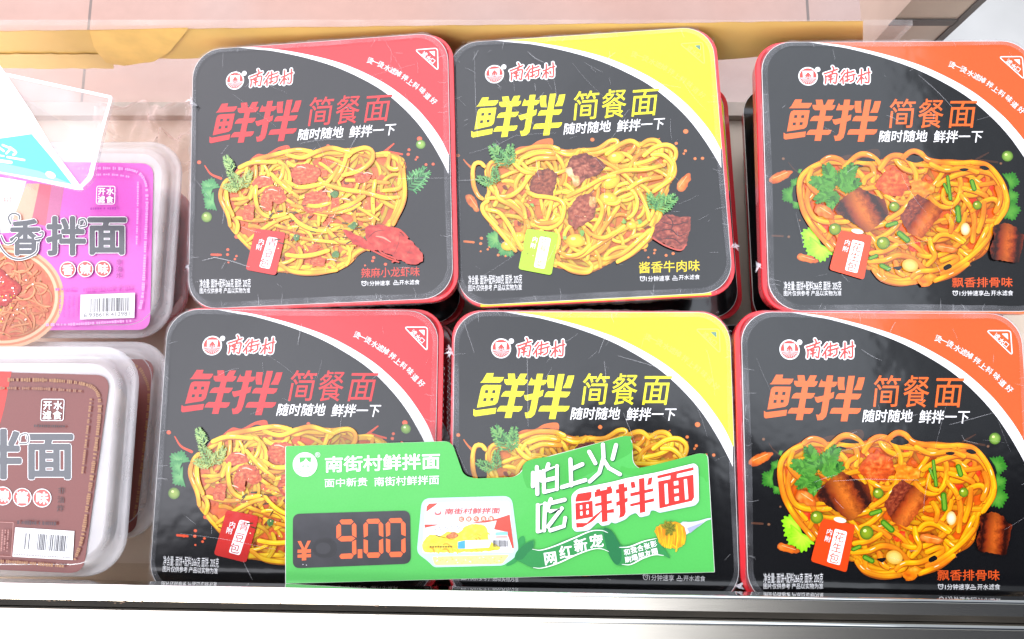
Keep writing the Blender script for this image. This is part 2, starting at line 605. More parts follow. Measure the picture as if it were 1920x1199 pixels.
ident = lambda p: p
TM = lidmap('yellow_front')      # the drawing shared by all lids was measured on this box
zt = zoom(.109375, 880, 690)     # title strokes
TITLE = [zt(*s) for s in (
    [(300, 92), (420, 92), (402, 158), (594, 160), (570, 215), (530, 255), (185, 255), (225, 220)],
    [(265, 293), (548, 295), (495, 555), (478, 600), (435, 635), (130, 685), (200, 360), (220, 315)],
    [(70, 705), (110, 730), (465, 685), (445, 785), (95, 835), (68, 812)],
    [(660, 100), (778, 100), (792, 205), (672, 205)],
    [(875, 102), (990, 102), (940, 210), (815, 210)],
    [(598, 195), (1003, 203), (980, 260), (940, 295), (640, 295), (605, 260)],
    [(735, 290), (835, 290), (720, 860), (605, 860)],
    [(625, 398), (950, 403), (920, 465), (880, 495), (542, 493), (580, 425)],
    [(540, 652), (915, 660), (890, 725), (850, 752), (467, 748), (500, 685)],
    [(1065, 165), (1085, 205), (1335, 210), (1310, 270), (1270, 298), (1008, 298), (1030, 240)],
    [(1160, 103), (1265, 103), (1150, 700), (1120, 800), (1060, 855), (970, 865), (950, 765), (1000, 770), (1035, 730)],
    [(935, 465), (975, 468), (1100, 440), (1275, 378), (1255, 480), (1170, 515), (1040, 548), (985, 568), (955, 540)],
    [(1345, 130), (1458, 130), (1446, 240), (1452, 348), (1350, 345), (1333, 250)],
    [(1690, 135), (1800, 132), (1770, 250), (1735, 348), (1600, 348), (1650, 260)],
    [(1523, 108), (1632, 108), (1475, 880), (1362, 880)],
    [(1350, 403), (1732, 412), (1705, 475), (1665, 507), (1282, 500), (1315, 430)],
    [(1245, 650), (1720, 655), (1695, 715), (1650, 750), (1182, 748), (1215, 670)])]
SQ = [zt((x - 22, y - 26), (x + 30, y - 26), (x + 20, y + 26), (x - 32, y + 26)) for x, y in ((297, 408), (420, 410), (267, 545), (387, 540))]

WHITE = C(255, 255, 255); WHITE = (0.80, 0.80, 0.80)
INK = (0.0045, 0.0045, 0.005)
zl = zoom(.08333, 910, 620)


def emblem(a, c, r, red, white):
    """round mark: a gate in a ring over rays"""
    s = r / 225.0

    def q(*p):
        return [(c[0] + (x - 355) * s, c[1] + (y - 405) * s) for x, y in p]
    a.ell(c, r, r, white, n=36); a.ell(c, r * 0.87, r * 0.87, red, n=36)
    a.poly(q((232, 272), (478, 272), (472, 425), (428, 425), (385, 375), (385, 430), (330, 430), (330, 375), (285, 425), (238, 425)), white)
    a.poly(q((330, 330), (360, 300), (385, 330), (450, 415), (380, 385), (372, 432), (340, 432), (332, 385), (262, 415)), red)
    a.stroke(q((165, 440), (545, 440)), 9 * s, white, smoothp=False, cap=False)
    for k in range(11):
        an = math.radians(12 + k * 15.6)
        p0 = (355 + 35 * math.cos(an), 448 + 20 * math.sin(an)); L = 190 if 40 < math.degrees(an) < 140 else 190
        p1 = (355 + 178 * math.cos(an), 430 + 152 * math.sin(an))
        a.stroke(q(p0, p1), lambda t: (4 + 8 * t) * s, white, smoothp=False, cap=False)
    a.ell(q((585, 240))[0], 60 * s, 60 * s, white, n=16)
    a.char('®', q((585, 240))[0], 95 * s, 0, mixc(white, (0.3, 0.3, 0.3), 0.4))


CALLI = [zl(*s) for s in (
    [(925, 175), (950, 235), (910, 330)], [(725, 350), (850, 310), (1030, 245)],
    [(750, 395), (760, 480), (745, 580)], [(770, 420), (900, 360), (1015, 345), (1000, 470), (980, 580), (930, 560)],
    [(830, 430), (900, 410)], [(815, 500), (925, 470)], [(880, 400), (862, 560)], [(830, 410), (860, 450)],
    [(1195, 265), (1115, 365)], [(1205, 345), (1080, 535)], [(1150, 460), (1150, 590)],
    [(1265, 255), (1245, 540)], [(1205, 345), (1310, 315)], [(1205, 430), (1305, 405)], [(1195, 530), (1300, 490)],
    [(1335, 315), (1410, 290)], [(1315, 400), (1435, 365)], [(1400, 375), (1390, 500), (1310, 550)],
    [(1500, 410), (1640, 370)], [(1585, 250), (1568, 590)], [(1575, 420), (1475, 570)], [(1585, 440), (1630, 480)],
    [(1650, 350), (1780, 320)], [(1745, 225), (1745, 480), (1725, 570), (1650, 560)], [(1665, 430), (1685, 490)])]


def star_lid(k, band, ink, sub):
    """lid of one flavour: returns builder filling the children of the lid object"""
    # corner panel ---------------------------------------------------------
    zp = zoom(.2969, 830, 570)
    outer = catmull(zp((385, 49), (520, 62), (660, 85), (880, 140), (1100, 215), (1290, 310), (1450, 415), (1600, 550), (1700, 670), (1780, 790), (1832, 900)), 6)
    inner = catmull(zp((385, 50), (520, 75), (640, 97), (850, 157), (1060, 237), (1240, 332), (1390, 432), (1530, 562), (1640, 692), (1730, 832), (1800, 962), (1832, 1030)), 6)
    uo = [TM(p) for p in outer]; ui = [TM(p) for p in inner]
    hw, hh = LW / 2 - 0.0003, LH / 2 - 0.0003

    def cl(p):
        return (max(-hw, min(hw, p[0])), max(-hh, min(hh, p[1])))
    uo = [cl(p) for p in uo]; ui = [cl(p) for p in ui]
    corner = [p for p in rrect(2 * hw, 2 * hh, LR, 8)[:9]]
    a = Art(ident, HB + 3e-5)
    a.poly(uo + [(hw, uo[-1][1])] + corner + [(uo[0][0], hh)], band)
    a.up(5); a.poly(uo + list(reversed(ui)), WHITE)
    a.build('corner_panel', PRINT, k)
    # drain mark and slogan ------------------------------------------------
    a = Art(TM, HB + 7e-5)
    # measured on the red front box, moved over to the yellow one
    zs = zoom(.11673, 640, 600)
    L = lidmap('red_front')
    a.m = L
    soft = WHITE if sub is None else sub
    tri = rounded(zs((1012, 118), (1384, 118), (1378, 500)), 6, 5)
    for i in range(len(tri)):
        pass
    a.stroke(tri + [tri[0]], 1.9, soft, smoothp=False, cap=False)
    a.poly(rounded(zs((1243, 165), (1338, 163), (1335, 258)), 1.5), (0.1, 0.22, 0.16) if sub else WHITE)
    for ch, p in zip('滤水口', ((1165, 205), (1230, 280), (1295, 330))):
        a.char(ch, zs(p)[0], 11.0, math.radians(42), soft, 0.01)
    a.build('drain_mark', PRINT, k)
    b = Art(L, HB + 7e-5)
    for ch, p, an in zip('烫一烫水滤掉拌上料味道好', ((255, 245), (345, 282), (430, 328), (535, 392), (625, 447), (715, 502), (825, 585), (905, 665), (1000, 735), (1105, 825), (1185, 928), (1285, 1020)),
                         (24, 26, 28, 30, 32, 34, 37, 39, 41, 43, 45, 47)):
        b.char(ch, zs(p)[0], 13.2, math.radians(an), soft, 0.006)
    # title and texts --------------------------------------------------------
    b.m = TM; b.z = HB + 9e-5
    for s in TITLE:
        b.poly(s, ink)
    for s in SQ:
        b.poly(s, INK)
    zz = zoom(.1198, 1060, 690)
    for ch, x0, x1, y0, y1 in (('简', 228, 700, 88, 575), ('餐', 695, 1158, 92, 580), ('面', 1180, 1670, 132, 578)):
        (ax, ay), (bx, by) = zz((x0, y0), (x1, y1))
        b.tbox(ch, ax, ay, bx, by, ink, 0.004, 8)
    b.tbox('随时随地', *zz((78, 618))[0], *zz((872, 812))[0], WHITE, 0.011, 4)
    b.tbox('鲜拌一下', *zz((945, 625))[0], *zz((1742, 828))[0], WHITE, 0.011, 4)
    b.build('lettering', PRINT, k)
    # emblem and brush lettering ----------------------------------------------
    e = Art(TM, HB + 7e-5)
    redk = C(235, 60, 50)
    emblem(e, (939.6, 653.7), 18.7, redk, WHITE)
    for s in CALLI:
        e.stroke(s, 7.6, WHITE, step=2)
    for s in CALLI:
        e.stroke(s, 3.1, redk, step=2)
    e.build('brand_emblem', PRINT, k)


# ------------------------------------------------------------------ noodle pictures
def field_noodles(a, outline, n, w, cols, rnd, z_shade=(0.45, 1.0), klen=(8, 26), lean=0.0, kmax=1 / 26.0):
    xs = [p[0] for p in outline]; ys = [p[1] for p in outline]
    made = 0; tries = 0
    while made < n and tries < n * 20:
        tries += 1
        p = (rnd.uniform(min(xs), max(xs)), rnd.uniform(min(ys), max(ys)))
        if not inside(p, outline):
            continue
        th = rnd.gauss(lean, 0.9); k = rnd.uniform(-kmax, kmax); m = rnd.randint(*klen); pts = []
        dk = rnd.uniform(-1, 1) * 0.0012
        for i in range(m):
            if not inside(p, outline):
                break
            pts.append(p); th += k * 6; k += dk
            p = (p[0] + 6 * math.cos(th), p[1] + 6 * math.sin(th))
        if len(pts) < 5:
            continue
        t = made / n
        sh = z_shade[0] + (z_shade[1] - z_shade[0]) * t
        a.strand(pts[::2] + ([pts[-1]] if len(pts) % 2 == 0 else []), w * rnd.uniform(0.85, 1.1), cols, sh * rnd.uniform(0.88, 1.06), rnd.uniform(0, 99))
        made += 1


def smears(a, outline, rnd, n):
    """spots of sauce and dark gaps between the strands"""
    xs = [p[0] for p in outline]; ys = [p[1] for p in outline]
    for i in range(n):
        p = (rnd.uniform(min(xs) + 12, max(xs) - 12), rnd.uniform(min(ys) + 14, max(ys) - 10))
        if not inside(p, outline):
            continue
        r = rnd.uniform(2.5, 7); an = rnd.uniform(0, 3.1); ca, sa = math.cos(an), math.sin(an); el = rnd.uniform(.35, .7)
        pts = []
        for k in range(8):
            t = k * .785; x = r * math.cos(t) * rnd.uniform(.8, 1.3); y = r * el * math.sin(t) * rnd.uniform(.8, 1.2)
            pts.append((p[0] + x * ca - y * sa, p[1] + x * sa + y * ca))
        if rnd.random() < .4:
            f = sauce(C(70, 25, 8), C(125, 48, 14), C(170, 75, 25), i, .2)
        else:
            f = sauce(C(160, 55, 18), C(214, 92, 32), C(240, 150, 60), i, .2)
        a.blob(pts, f, 3)


def rim_noodles(a, outline, n, w, cols, rnd, spread=5):
    q = catmull(outline, 6, True); m = len(q)
    cx = sum(p[0] for p in q) / m; cy = sum(p[1] for p in q) / m
    for i in range(n):
        s = rnd.randrange(m); L = rnd.randint(10, 28); off0 = rnd.uniform(0.0, spread); off1 = rnd.uniform(-1, spread); pts = []
        for j in range(0, L, 2):
            p = q[(s + j) % m]; d = math.hypot(p[0] - cx, p[1] - cy) or 1
            o = off0 + (off1 - off0) * j / L + w * 0.4 + 2.0 * math.sin(j * 0.4 + s)
            pts.append((p[0] - (p[0] - cx) / d * o, p[1] - (p[1] - cy) / d * o))
        a.strand(pts, w * rnd.uniform(0.9, 1.1), cols, rnd.uniform(0.85, 1.05), rnd.uniform(0, 99))


def sauce(dark, mid, light, seed, sc=0.06):
    def fn(p, t):
        v = noise.noise(Vector((p[0] * sc, p[1] * sc, seed))) * 0.6 + noise.noise(Vector((p[0] * sc * 3, p[1] * sc * 3, seed + 5))) * 0.4
        v = v * 0.5 + 0.5
        return mixc(dark, mid, v * 2) if v < 0.5 else mixc(mid, light, v * 2 - 1)
    return fn


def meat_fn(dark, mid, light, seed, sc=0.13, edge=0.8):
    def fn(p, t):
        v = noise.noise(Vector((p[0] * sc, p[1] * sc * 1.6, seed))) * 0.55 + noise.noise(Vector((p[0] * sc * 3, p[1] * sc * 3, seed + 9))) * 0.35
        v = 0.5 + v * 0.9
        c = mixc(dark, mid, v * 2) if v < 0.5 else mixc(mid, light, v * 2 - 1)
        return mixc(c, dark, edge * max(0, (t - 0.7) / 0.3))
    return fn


def rib_fn(p0, p1, wid, edge, mid, hot, seed):
    """bone in the middle, dark grooves beside it"""
    d = Vector((p1[0] - p0[0], p1[1] - p0[1])); L = d.length; d /= L

    def fn(p, t):
        r = Vector((p[0] - p0[0], p[1] - p0[1])); s = (r.x * -d.y + r.y * d.x) / wid
        u = r.dot(d) / L
        nz = noise.noise(Vector((p[0] * 0.12, p[1] * 0.12, seed))) * 0.25
        nz2 = noise.noise(Vector((p[0] * 0.35, p[1] * 0.35, seed + 3))) * 0.3
        g = abs(s + nz * 0.5 + nz2 * 0.25)
        if g < 0.42:
            c = mixc(hot, mid, g / 0.42)
        elif g < 0.75:
            c = mixc(mid, edge, (g - 0.42) / 0.18)
        else:
            c = mixc(edge, mid, (g - 0.75) / 0.35 + nz + nz2)
        return tuple(max(0.0, ch * (1 + nz + nz2) * (0.75 + 0.35 * math.sin(max(0, min(1, u)) * 3.0))) for ch in c)
    return fn


LEAF_D, LEAF_M, LEAF_L = C(30, 95, 35), C(60, 150, 55), C(125, 195, 85)


def cilantro(a, c, r, ang, rnd, cols=None):
    d, m, l = cols or (LEAF_D, LEAF_M, LEAF_L)
    pts = []; n = 46
    for i in range(n):
        t = i / (n - 1); an = ang - 1.9 + 3.8 * t
        rr = r * (0.86 + 0.09 * math.cos(t * 3 * 2 * math.pi) + (0.07 if i % 4 < 2 else -0.05))
        pts.append((c[0] + rr * math.cos(an), c[1] + rr * math.sin(an)))
    pts.append((c[0] - 0.2 * r * math.cos(ang), c[1] - 0.2 * r * math.sin(ang)))
    sd = rnd.uniform(0, 50)

    def fn(p, t):
        v = 0.5 + 0.7 * noise.noise(Vector((p[0] * 0.12, p[1] * 0.12, sd)))
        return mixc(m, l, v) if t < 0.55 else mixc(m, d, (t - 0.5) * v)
    q = pts; n = len(q); P = [c]; K = [l]; F = []
    for rg in (0.5, 1.0):
        for p in q:
            pp = (c[0] + (p[0] - c[0]) * rg, c[1] + (p[1] - c[1]) * rg); P.append(pp); K.append(fn(pp, rg))
    for k in range(n):
        F.append((0, 1 + k, 1 + (k + 1) % n)); F.append((1 + k, 1 + n + k, 1 + n + (k + 1) % n, 1 + (k + 1) % n))
    a.raw(P, F, K)
    for k in (-0.9, 0, 0.9):
        a.stroke([c, (c[0] + 0.55 * r * math.cos(ang + k), c[1] + 0.55 * r * math.sin(ang + k))], 0.7, mixc(m, l, 0.8), cap=False)


def feather(a, base, ang, L, rnd, cols=None, wide=1.0, thick=0.075):
    d, m, l = cols or (LEAF_D, LEAF_M, LEAF_L)
    ca, sa = math.cos(ang), math.sin(ang)
    a.stroke([base, (base[0] + L * ca, base[1] + L * sa)], 1.2, m, cap=False)
    k = 7
    for i in range(k):
        t = 0.12 + 0.85 * i / (k - 1); q = (base[0] + L * t * ca, base[1] + L * t * sa)
        for s in (-1, 1):
            an = ang + s * (0.95 - 0.45 * t); ll = L * (0.47 - 0.26 * abs(t - 0.35)) * wide
            e = (q[0] + ll * math.cos(an), q[1] + ll * math.sin(an))
            mid = ((q[0] + e[0]) / 2 + rnd.uniform(-1, 1), (q[1] + e[1]) / 2 + rnd.uniform(-1, 1))
            a.stroke([q, mid, e], lambda tt: max(0.5, L * thick * math.sin(math.pi * (0.15 + 0.85 * tt)) + 0.4), mixc(d, l, rnd.random()), cap=False)
            for s2 in (-1, 1):
                e2 = (mid[0] + ll * 0.4 * math.cos(an + s2 * 0.6), mid[1] + ll * 0.4 * math.sin(an + s2 * 0.6))
                a.stroke([mid, e2], L * 0.05, mixc(m, l, rnd.random()), cap=False)


def pea(a, c, r, col=None):
    a.ell(c, r, r, col or C(150, 185, 50), edge=C(70, 110, 20), n=20, hl=C(225, 240, 150))


def nut(a, p0, p1, w):
    cx, cy = (p0[0] + p1[0]) / 2, (p0[1] + p1[1]) / 2; L = math.hypot(p1[0] - p0[0], p1[1] - p0[1]); an = math.atan2(p1[1] - p0[1], p1[0] - p0[0])
    pts = []
    for k in range(18):
        t = 2 * math.pi * k / 18; x = L / 2 * math.cos(t); y = w / 2 * math.sin(t) * (1 - 0.25 * math.cos(t))
        pts.append((cx + x * math.cos(an) - y * math.sin(an), cy + x * math.sin(an) + y * math.cos(an)))
    f = meat_fn(C(175, 70, 15), C(235, 120, 30), C(250, 165, 80), cx * 0.1, 0.05, 0.75)
    a.blob(pts, f, 6)
    a.stroke([(cx + L * 0.3 * math.cos(an) + w * 0.12 * math.sin(an), cy + L * 0.3 * math.sin(an) - w * 0.12 * math.cos(an)), (cx - L * 0.3 * math.cos(an) + w * 0.15 * math.sin(an), cy - L * 0.3 * math.sin(an) - w * 0.15 * math.cos(an))], w * 0.10, C(255, 200, 140), taper=True)


def drops(a, pts, col):
    for x, y, r in pts:
        a.ell((x, y), r, r * 0.9, mixc(col, (0.6, 0.3, 0.15), 0.25), edge=col, n=12)


def tag_print(k, quad, pill, chars, small, col, ink, size, ssize, r):
    a = Art(ident, HB + 1.25e-3)
    a.m = k[1]
    a.poly(rounded(quad, r, 5), col)
    a.up(4); a.poly(rounded(pill, r * 0.6, 5), WHITE); a.up(4)
    ang = math.atan2(pill[1][1] - pill[0][1], pill[1][0] - pill[0][0])
    for ch, p in chars:
        a.char(ch, p, size, ang, ink, 0.004)
    for ch, p in small:
        a.char(ch, p, ssize, ang, WHITE, 0.006)
    a.build('ingredient_tag', PRINT, k[0])


def icons(a, clock, cup, s, col):
    n = 16
    a.stroke([(clock[0] + s * 0.42 * math.cos(2 * math.pi * i / n), clock[1] + s * 0.42 * math.sin(2 * math.pi * i / n)) for i in range(n + 1)], s * 0.10, col, smoothp=False, cap=False)
    a.stroke([(clock[0], clock[1] - s * 0.25), (clock[0], clock[1]), (clock[0] + s * 0.2, clock[1])], s * 0.09, col, smoothp=False, cap=False)
    for sx in (-1, 1):
        a.stroke([(clock[0] + sx * s * 0.5, clock[1] - s * 0.32), (clock[0] + sx * s * 0.28, clock[1] - s * 0.5)], s * 0.12, col, smoothp=False)
    x, y = cup
    a.stroke([(x - s * .5, y + s * .1), (x - s * .5, y + s * .45), (x + s * .5, y + s * .45), (x + s * .5, y + s * .1), (x - s * .5, y + s * .1)], s * 0.1, col, smoothp=False, cap=False)
    a.stroke([(x - s * .2, y), (x - s * .25, y - s * .45), (x + s * .1, y - s * .3), (x + s * .15, y)], s * 0.1, col, smoothp=False, cap=False)


def crayfish_picture(lid):
    m = lidmap('red_back'); rnd = random.Random(11)
    z = zoom(.2836, 340, 260)
    a = Art(m, HB + 6e-5, 1.8e-6)
    orange = C(225, 75, 35)
    a.poly(catmull(z((435, 165), (500, 105), (560, 105), (640, 60), (700, 45), (718, 60), (720, 100), (650, 75), (560, 130), (480, 160)), 3, True), orange)
    a.stroke(z((155, 180), (195, 235), (262, 265)), lambda t: 2 + 3 * t, orange)
    a.stroke(z((1330, 100), (1405, 35)), lambda t: 5.5 - 3 * t, orange); a.stroke(z((1360, 85), (1460, 105)), 3.5, orange)
    drops(a, [(*z((x, y))[0], r) for x, y, r in ((118, 158, 4), (970, 50, 3.5), (1505, 75, 3), (1500, 105, 3.2), (1560, 125, 2.6), (1550, 140, 2.2), (1618, 173, 2.8), (1665, 170, 3),
          (308, 735, 3), (306, 768, 3), (365, 778, 2.5), (355, 798, 2.5), (312, 820, 2), (1272, 788, 3.2), (1265, 810, 2.8), (1215, 840, 2), (1350, 832, 3.2), (1575, 3, 5), (365, 650, 4), (240, 770, 3))], orange)
    a.stroke(z((200, 768), (262, 770)), 4, orange)
    a.ell(z((1583, 40))[0], 9, 8.5, C(150, 190, 80), edge=C(80, 125, 40), hl=C(225, 240, 190)); pea(a, z((168, 520))[0], 10, C(160, 185, 85))
    cil = (C(28, 98, 50), C(58, 145, 78), C(120, 188, 112))
    cilantro(a, z((190, 325))[0], 19, math.radians(250), rnd, cil); cilantro(a, z((205, 420))[0], 18, math.radians(170), rnd, cil)
    cilantro(a, z((190, 360))[0], 14, math.radians(190), rnd, cil)
    feather(a, z((1475, 345))[0], math.radians(-42), 46, rnd, cil, 1.3)
    out = z((258, 385), (275, 300), (360, 215), (450, 150), (620, 105), (700, 90), (820, 68), (890, 90), (960, 62), (1110, 75), (1215, 55), (1280, 95), (1390, 95), (1480, 150), (1485, 300), (1470, 400), (1440, 500), (1390, 590),
            (1300, 700), (1180, 770), (1070, 860), (900, 890), (700, 890), (560, 860), (440, 720), (360, 640), (315, 560))
    q = catmull(out, 5, True)
    a.blob(out, sauce(C(150, 50, 20), C(215, 95, 40), C(238, 150, 65), 3.0, 0.05), 26, 4)
    nc = (C(204, 120, 20), C(251, 203, 32), C(255, 235, 85))
    field_noodles(a, q, 95, 7.2, nc, rnd, (0.55, 0.9))
    mt = meat_fn(C(140, 40, 18), C(208, 84, 42), C(240, 160, 100), 2.0, 0.17, 0.25)
    inner = z((420, 300), (650, 150), (1000, 120), (1330, 200), (1400, 400), (1200, 640), (800, 800), (520, 700), (440, 480))
    qi = catmull(inner, 5, True)
    for i in range(46):
        p = (rnd.uniform(455, 740), rnd.uniform(300, 495))
        if inside(p, qi):
            r = rnd.uniform(5, 13); a.blob([(p[0] + r * rnd.uniform(.7, 1.3) * math.cos(t * .785), p[1] + r * rnd.uniform(.5, 1) * math.sin(t * .785)) for t in range(8)], sauce(C(170, 50, 25), C(222, 95, 45), C(240, 165, 90), i, 0.15), 4)
    rim_noodles(a, out, 42, 7.2, nc, rnd, 9)
    smears(a, q, rnd, 55)
    field_noodles(a, q, 56, 7.0, nc, rnd, (0.85, 1.05), (8, 26))
    # crayfish tails in the bowl
    for pts in (((470, 290), (520, 245), (600, 260), (620, 300), (540, 330), (490, 335)), ((720, 250), (760, 180), (860, 170), (930, 220), (900, 290), (790, 310)), ((530, 400), (570, 330), (660, 330), (700, 400), (650, 440), (600, 420), (600, 480), (540, 470)),
                ((1140, 250), (1200, 220), (1260, 250), (1240, 290), (1160, 300)), ((420, 440), (490, 440), (480, 540), (405, 545)), ((820, 370), (930, 340), (990, 400), (960, 480), (840, 500), (800, 440)), ((1000, 400), (1050, 390), (1045, 460), (990, 470)), ((860, 800), (960, 790), (950, 850), (870, 850))):
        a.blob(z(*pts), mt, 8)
        p = z(pts[1])[0]; a.stroke([(p[0] + 2, p[1] + 4), (p[0] + 10, p[1] + 3), (p[0] + 20, p[1] + 6)], 2, C(250, 205, 180), taper=True)
    hero = [((500, 310), (495, 400), (520, 480), (590, 520), (700, 500)), ((590, 230), (660, 300), (720, 350), (780, 395)), ((700, 285), (780, 325), (900, 310), (960, 290)),
            ((930, 300), (1080, 340), (1220, 360), (1350, 395), (1450, 390)), ((1010, 290), (1070, 190), (1110, 70)), ((1060, 250), (1180, 215), (1260, 150), (1265, 90), (1220, 65), (1150, 85), (1100, 130)),
            ((1380, 110), (1370, 190), (1430, 205), (1470, 160)), ((830, 445), (900, 450), (985, 430)), ((720, 500), (780, 560), (860, 600), (980, 620)), ((690, 770), (780, 780), (880, 770), (985, 740)),
            ((960, 600), (1050, 680), (1160, 690), (1250, 740)), ((650, 830), (740, 880), (880, 890), (1040, 870)), ((1000, 480), (1120, 440), (1220, 380)), ((270, 330), (265, 400), (310, 500), (330, 590)), ((300, 340), (310, 430), (350, 520)),
            ((470, 150), (600, 115), (760, 80), (880, 95)), ((690, 110), (800, 130), (900, 90), (990, 66), (1080, 85), (1140, 100)), ((380, 200), (480, 160), (640, 160)), ((1240, 660), (1280, 530)), ((1440, 170), (1470, 260), (1440, 330), (1330, 350)), ((1470, 200), (1475, 400), (1400, 580))]
    for i, h in enumerate(hero):
        a.strand(z(*h), 7.8, nc, 1.03, i * 3.1)
    for i in range(26):
        p = z((rnd.uniform(580, 1250), rnd.uniform(430, 700)))[0]; an = rnd.uniform(-1.2, 0.3)
        a.stroke([p, (p[0] + 9 * math.cos(an), p[1] + 9 * math.sin(an))], rnd.uniform(1.2, 2.6), mixc(C(45, 55, 25), C(110, 60, 30), rnd.random()))
    for x, y in ((765, 655), (1140, 580), (1020, 370), (1020, 765), (1240, 660)):
        a.blob([(z((x, y))[0][0] + rnd.uniform(5, 10) * math.cos(t), z((x, y))[0][1] + rnd.uniform(4, 8) * math.sin(t)) for t in (0, .8, 1.6, 2.4, 3.1, 3.9, 4.7, 5.5)], sauce(C(35, 70, 30), C(75, 120, 60), C(130, 160, 90), x * .01, .2), 4)
    for i in range(70):
        p = z((rnd.uniform(560, 1280), rnd.uniform(300, 760)))[0]
        if inside(p, qi):
            a.ell(p, rnd.uniform(.7, 1.4), rnd.uniform(.7, 1.2), C(255, 235, 180) if rnd.random() < .7 else C(205, 60, 30), n=8)
    feather(a, z((400, 335))[0], math.radians(-125), 34, rnd, (C(60, 110, 45), C(120, 165, 80), C(175, 200, 110)), 1.0)
    feather(a, z((400, 340))[0], math.radians(-60), 32, rnd, (C(90, 120, 45), C(140, 165, 80), C(185, 200, 110)), 1.0)
    feather(a, z((400, 340))[0], math.radians(190), 28, rnd, (C(90, 130, 45), C(130, 165, 80), C(180, 205, 110)), 1.0)
    feather(a, z((345, 225))[0], math.radians(-115), 27, rnd, (C(60, 115, 60), C(115, 170, 90), C(175, 210, 120)), 1.1)
    # the whole crayfish
    cf = meat_fn(C(150, 25, 18), C(205, 50, 38), C(232, 105, 80), 6.0, 0.06, 0.45)
    for s in (((1290, 700), (1330, 760), (1420, 800), (1400, 820)), ((1260, 740), (1360, 790), (1440, 820)), ((1380, 600), (1460, 620), (1500, 660)), ((1340, 590), (1440, 605), (1490, 650))):
        a.stroke(z(*s), 3.2, C(200, 55, 35))
    a.blob(z((1080, 610), (1180, 650), (1260, 700), (1300, 740), (1240, 740), (1150, 700), (1110, 660)), cf, 8)
    a.blob(z((1230, 590), (1300, 575), (1400, 600), (1480, 650), (1540, 700), (1595, 760), (1603, 800), (1580, 828), (1530, 835), (1460, 815), (1380, 770), (1300, 740), (1240, 690), (1220, 640)), cf, 12)
    a.stroke(z((1240, 660), (1290, 620), (1350, 610)), 1.6, C(120, 25, 18), taper=True); a.stroke(z((1410, 770), (1440, 700), (1450, 640)), 1.2, C(140, 30, 20), taper=True)
    a.stroke(z((1480, 790), (1520, 730), (1520, 690)), 1.0, C(150, 35, 25), taper=True)
    a.stroke(z((1290, 650), (1340, 660), (1390, 690)), 3, C(240, 150, 125), taper=True)
    a.build('noodle_picture', PRINT, lid)
    tag_print((lid, m), z((495, 598), (695, 625), (630, 908), (430, 870)), z((578, 652), (645, 663), (588, 866), (520, 852)), list(zip('青豆包', z((606, 690), (582, 760), (556, 825)))), list(zip('内附', z((535, 685), (519, 722)))), C(205, 45, 40), C(200, 45, 40), 18, 11.5, 6)
    b = Art(m, HB + 9e-5)
    b.tbox('净含量: 面饼+配料266克 面饼: 205克', *z((122, 930))[0], *z((459, 988))[0], WHITE, 0.0, 0, -.012)
    b.tbox('图片仅供参考 产品以实物为准', *z((122, 990))[0], *z((455, 1026))[0], WHITE, 0.0, 0, -.012)
    b.tbox('辣麻小龙虾味', *z((1190, 858))[0], *z((1575, 922))[0], C(215, 60, 40), 0.01, 0, -.03)
    b.tbox('1分钟速享', *z((1232, 942))[0], *z((1380, 975))[0], WHITE, 0.0, 0, -.02)
    b.tbox('开水滤食', *z((1442, 936))[0], *z((1575, 968))[0], WHITE, 0.0, 0, -.02)
    icons(b, z((1208, 960))[0], z((1420, 952))[0], 9.5, WHITE)
    b.build('caption_text', PRINT, lid)


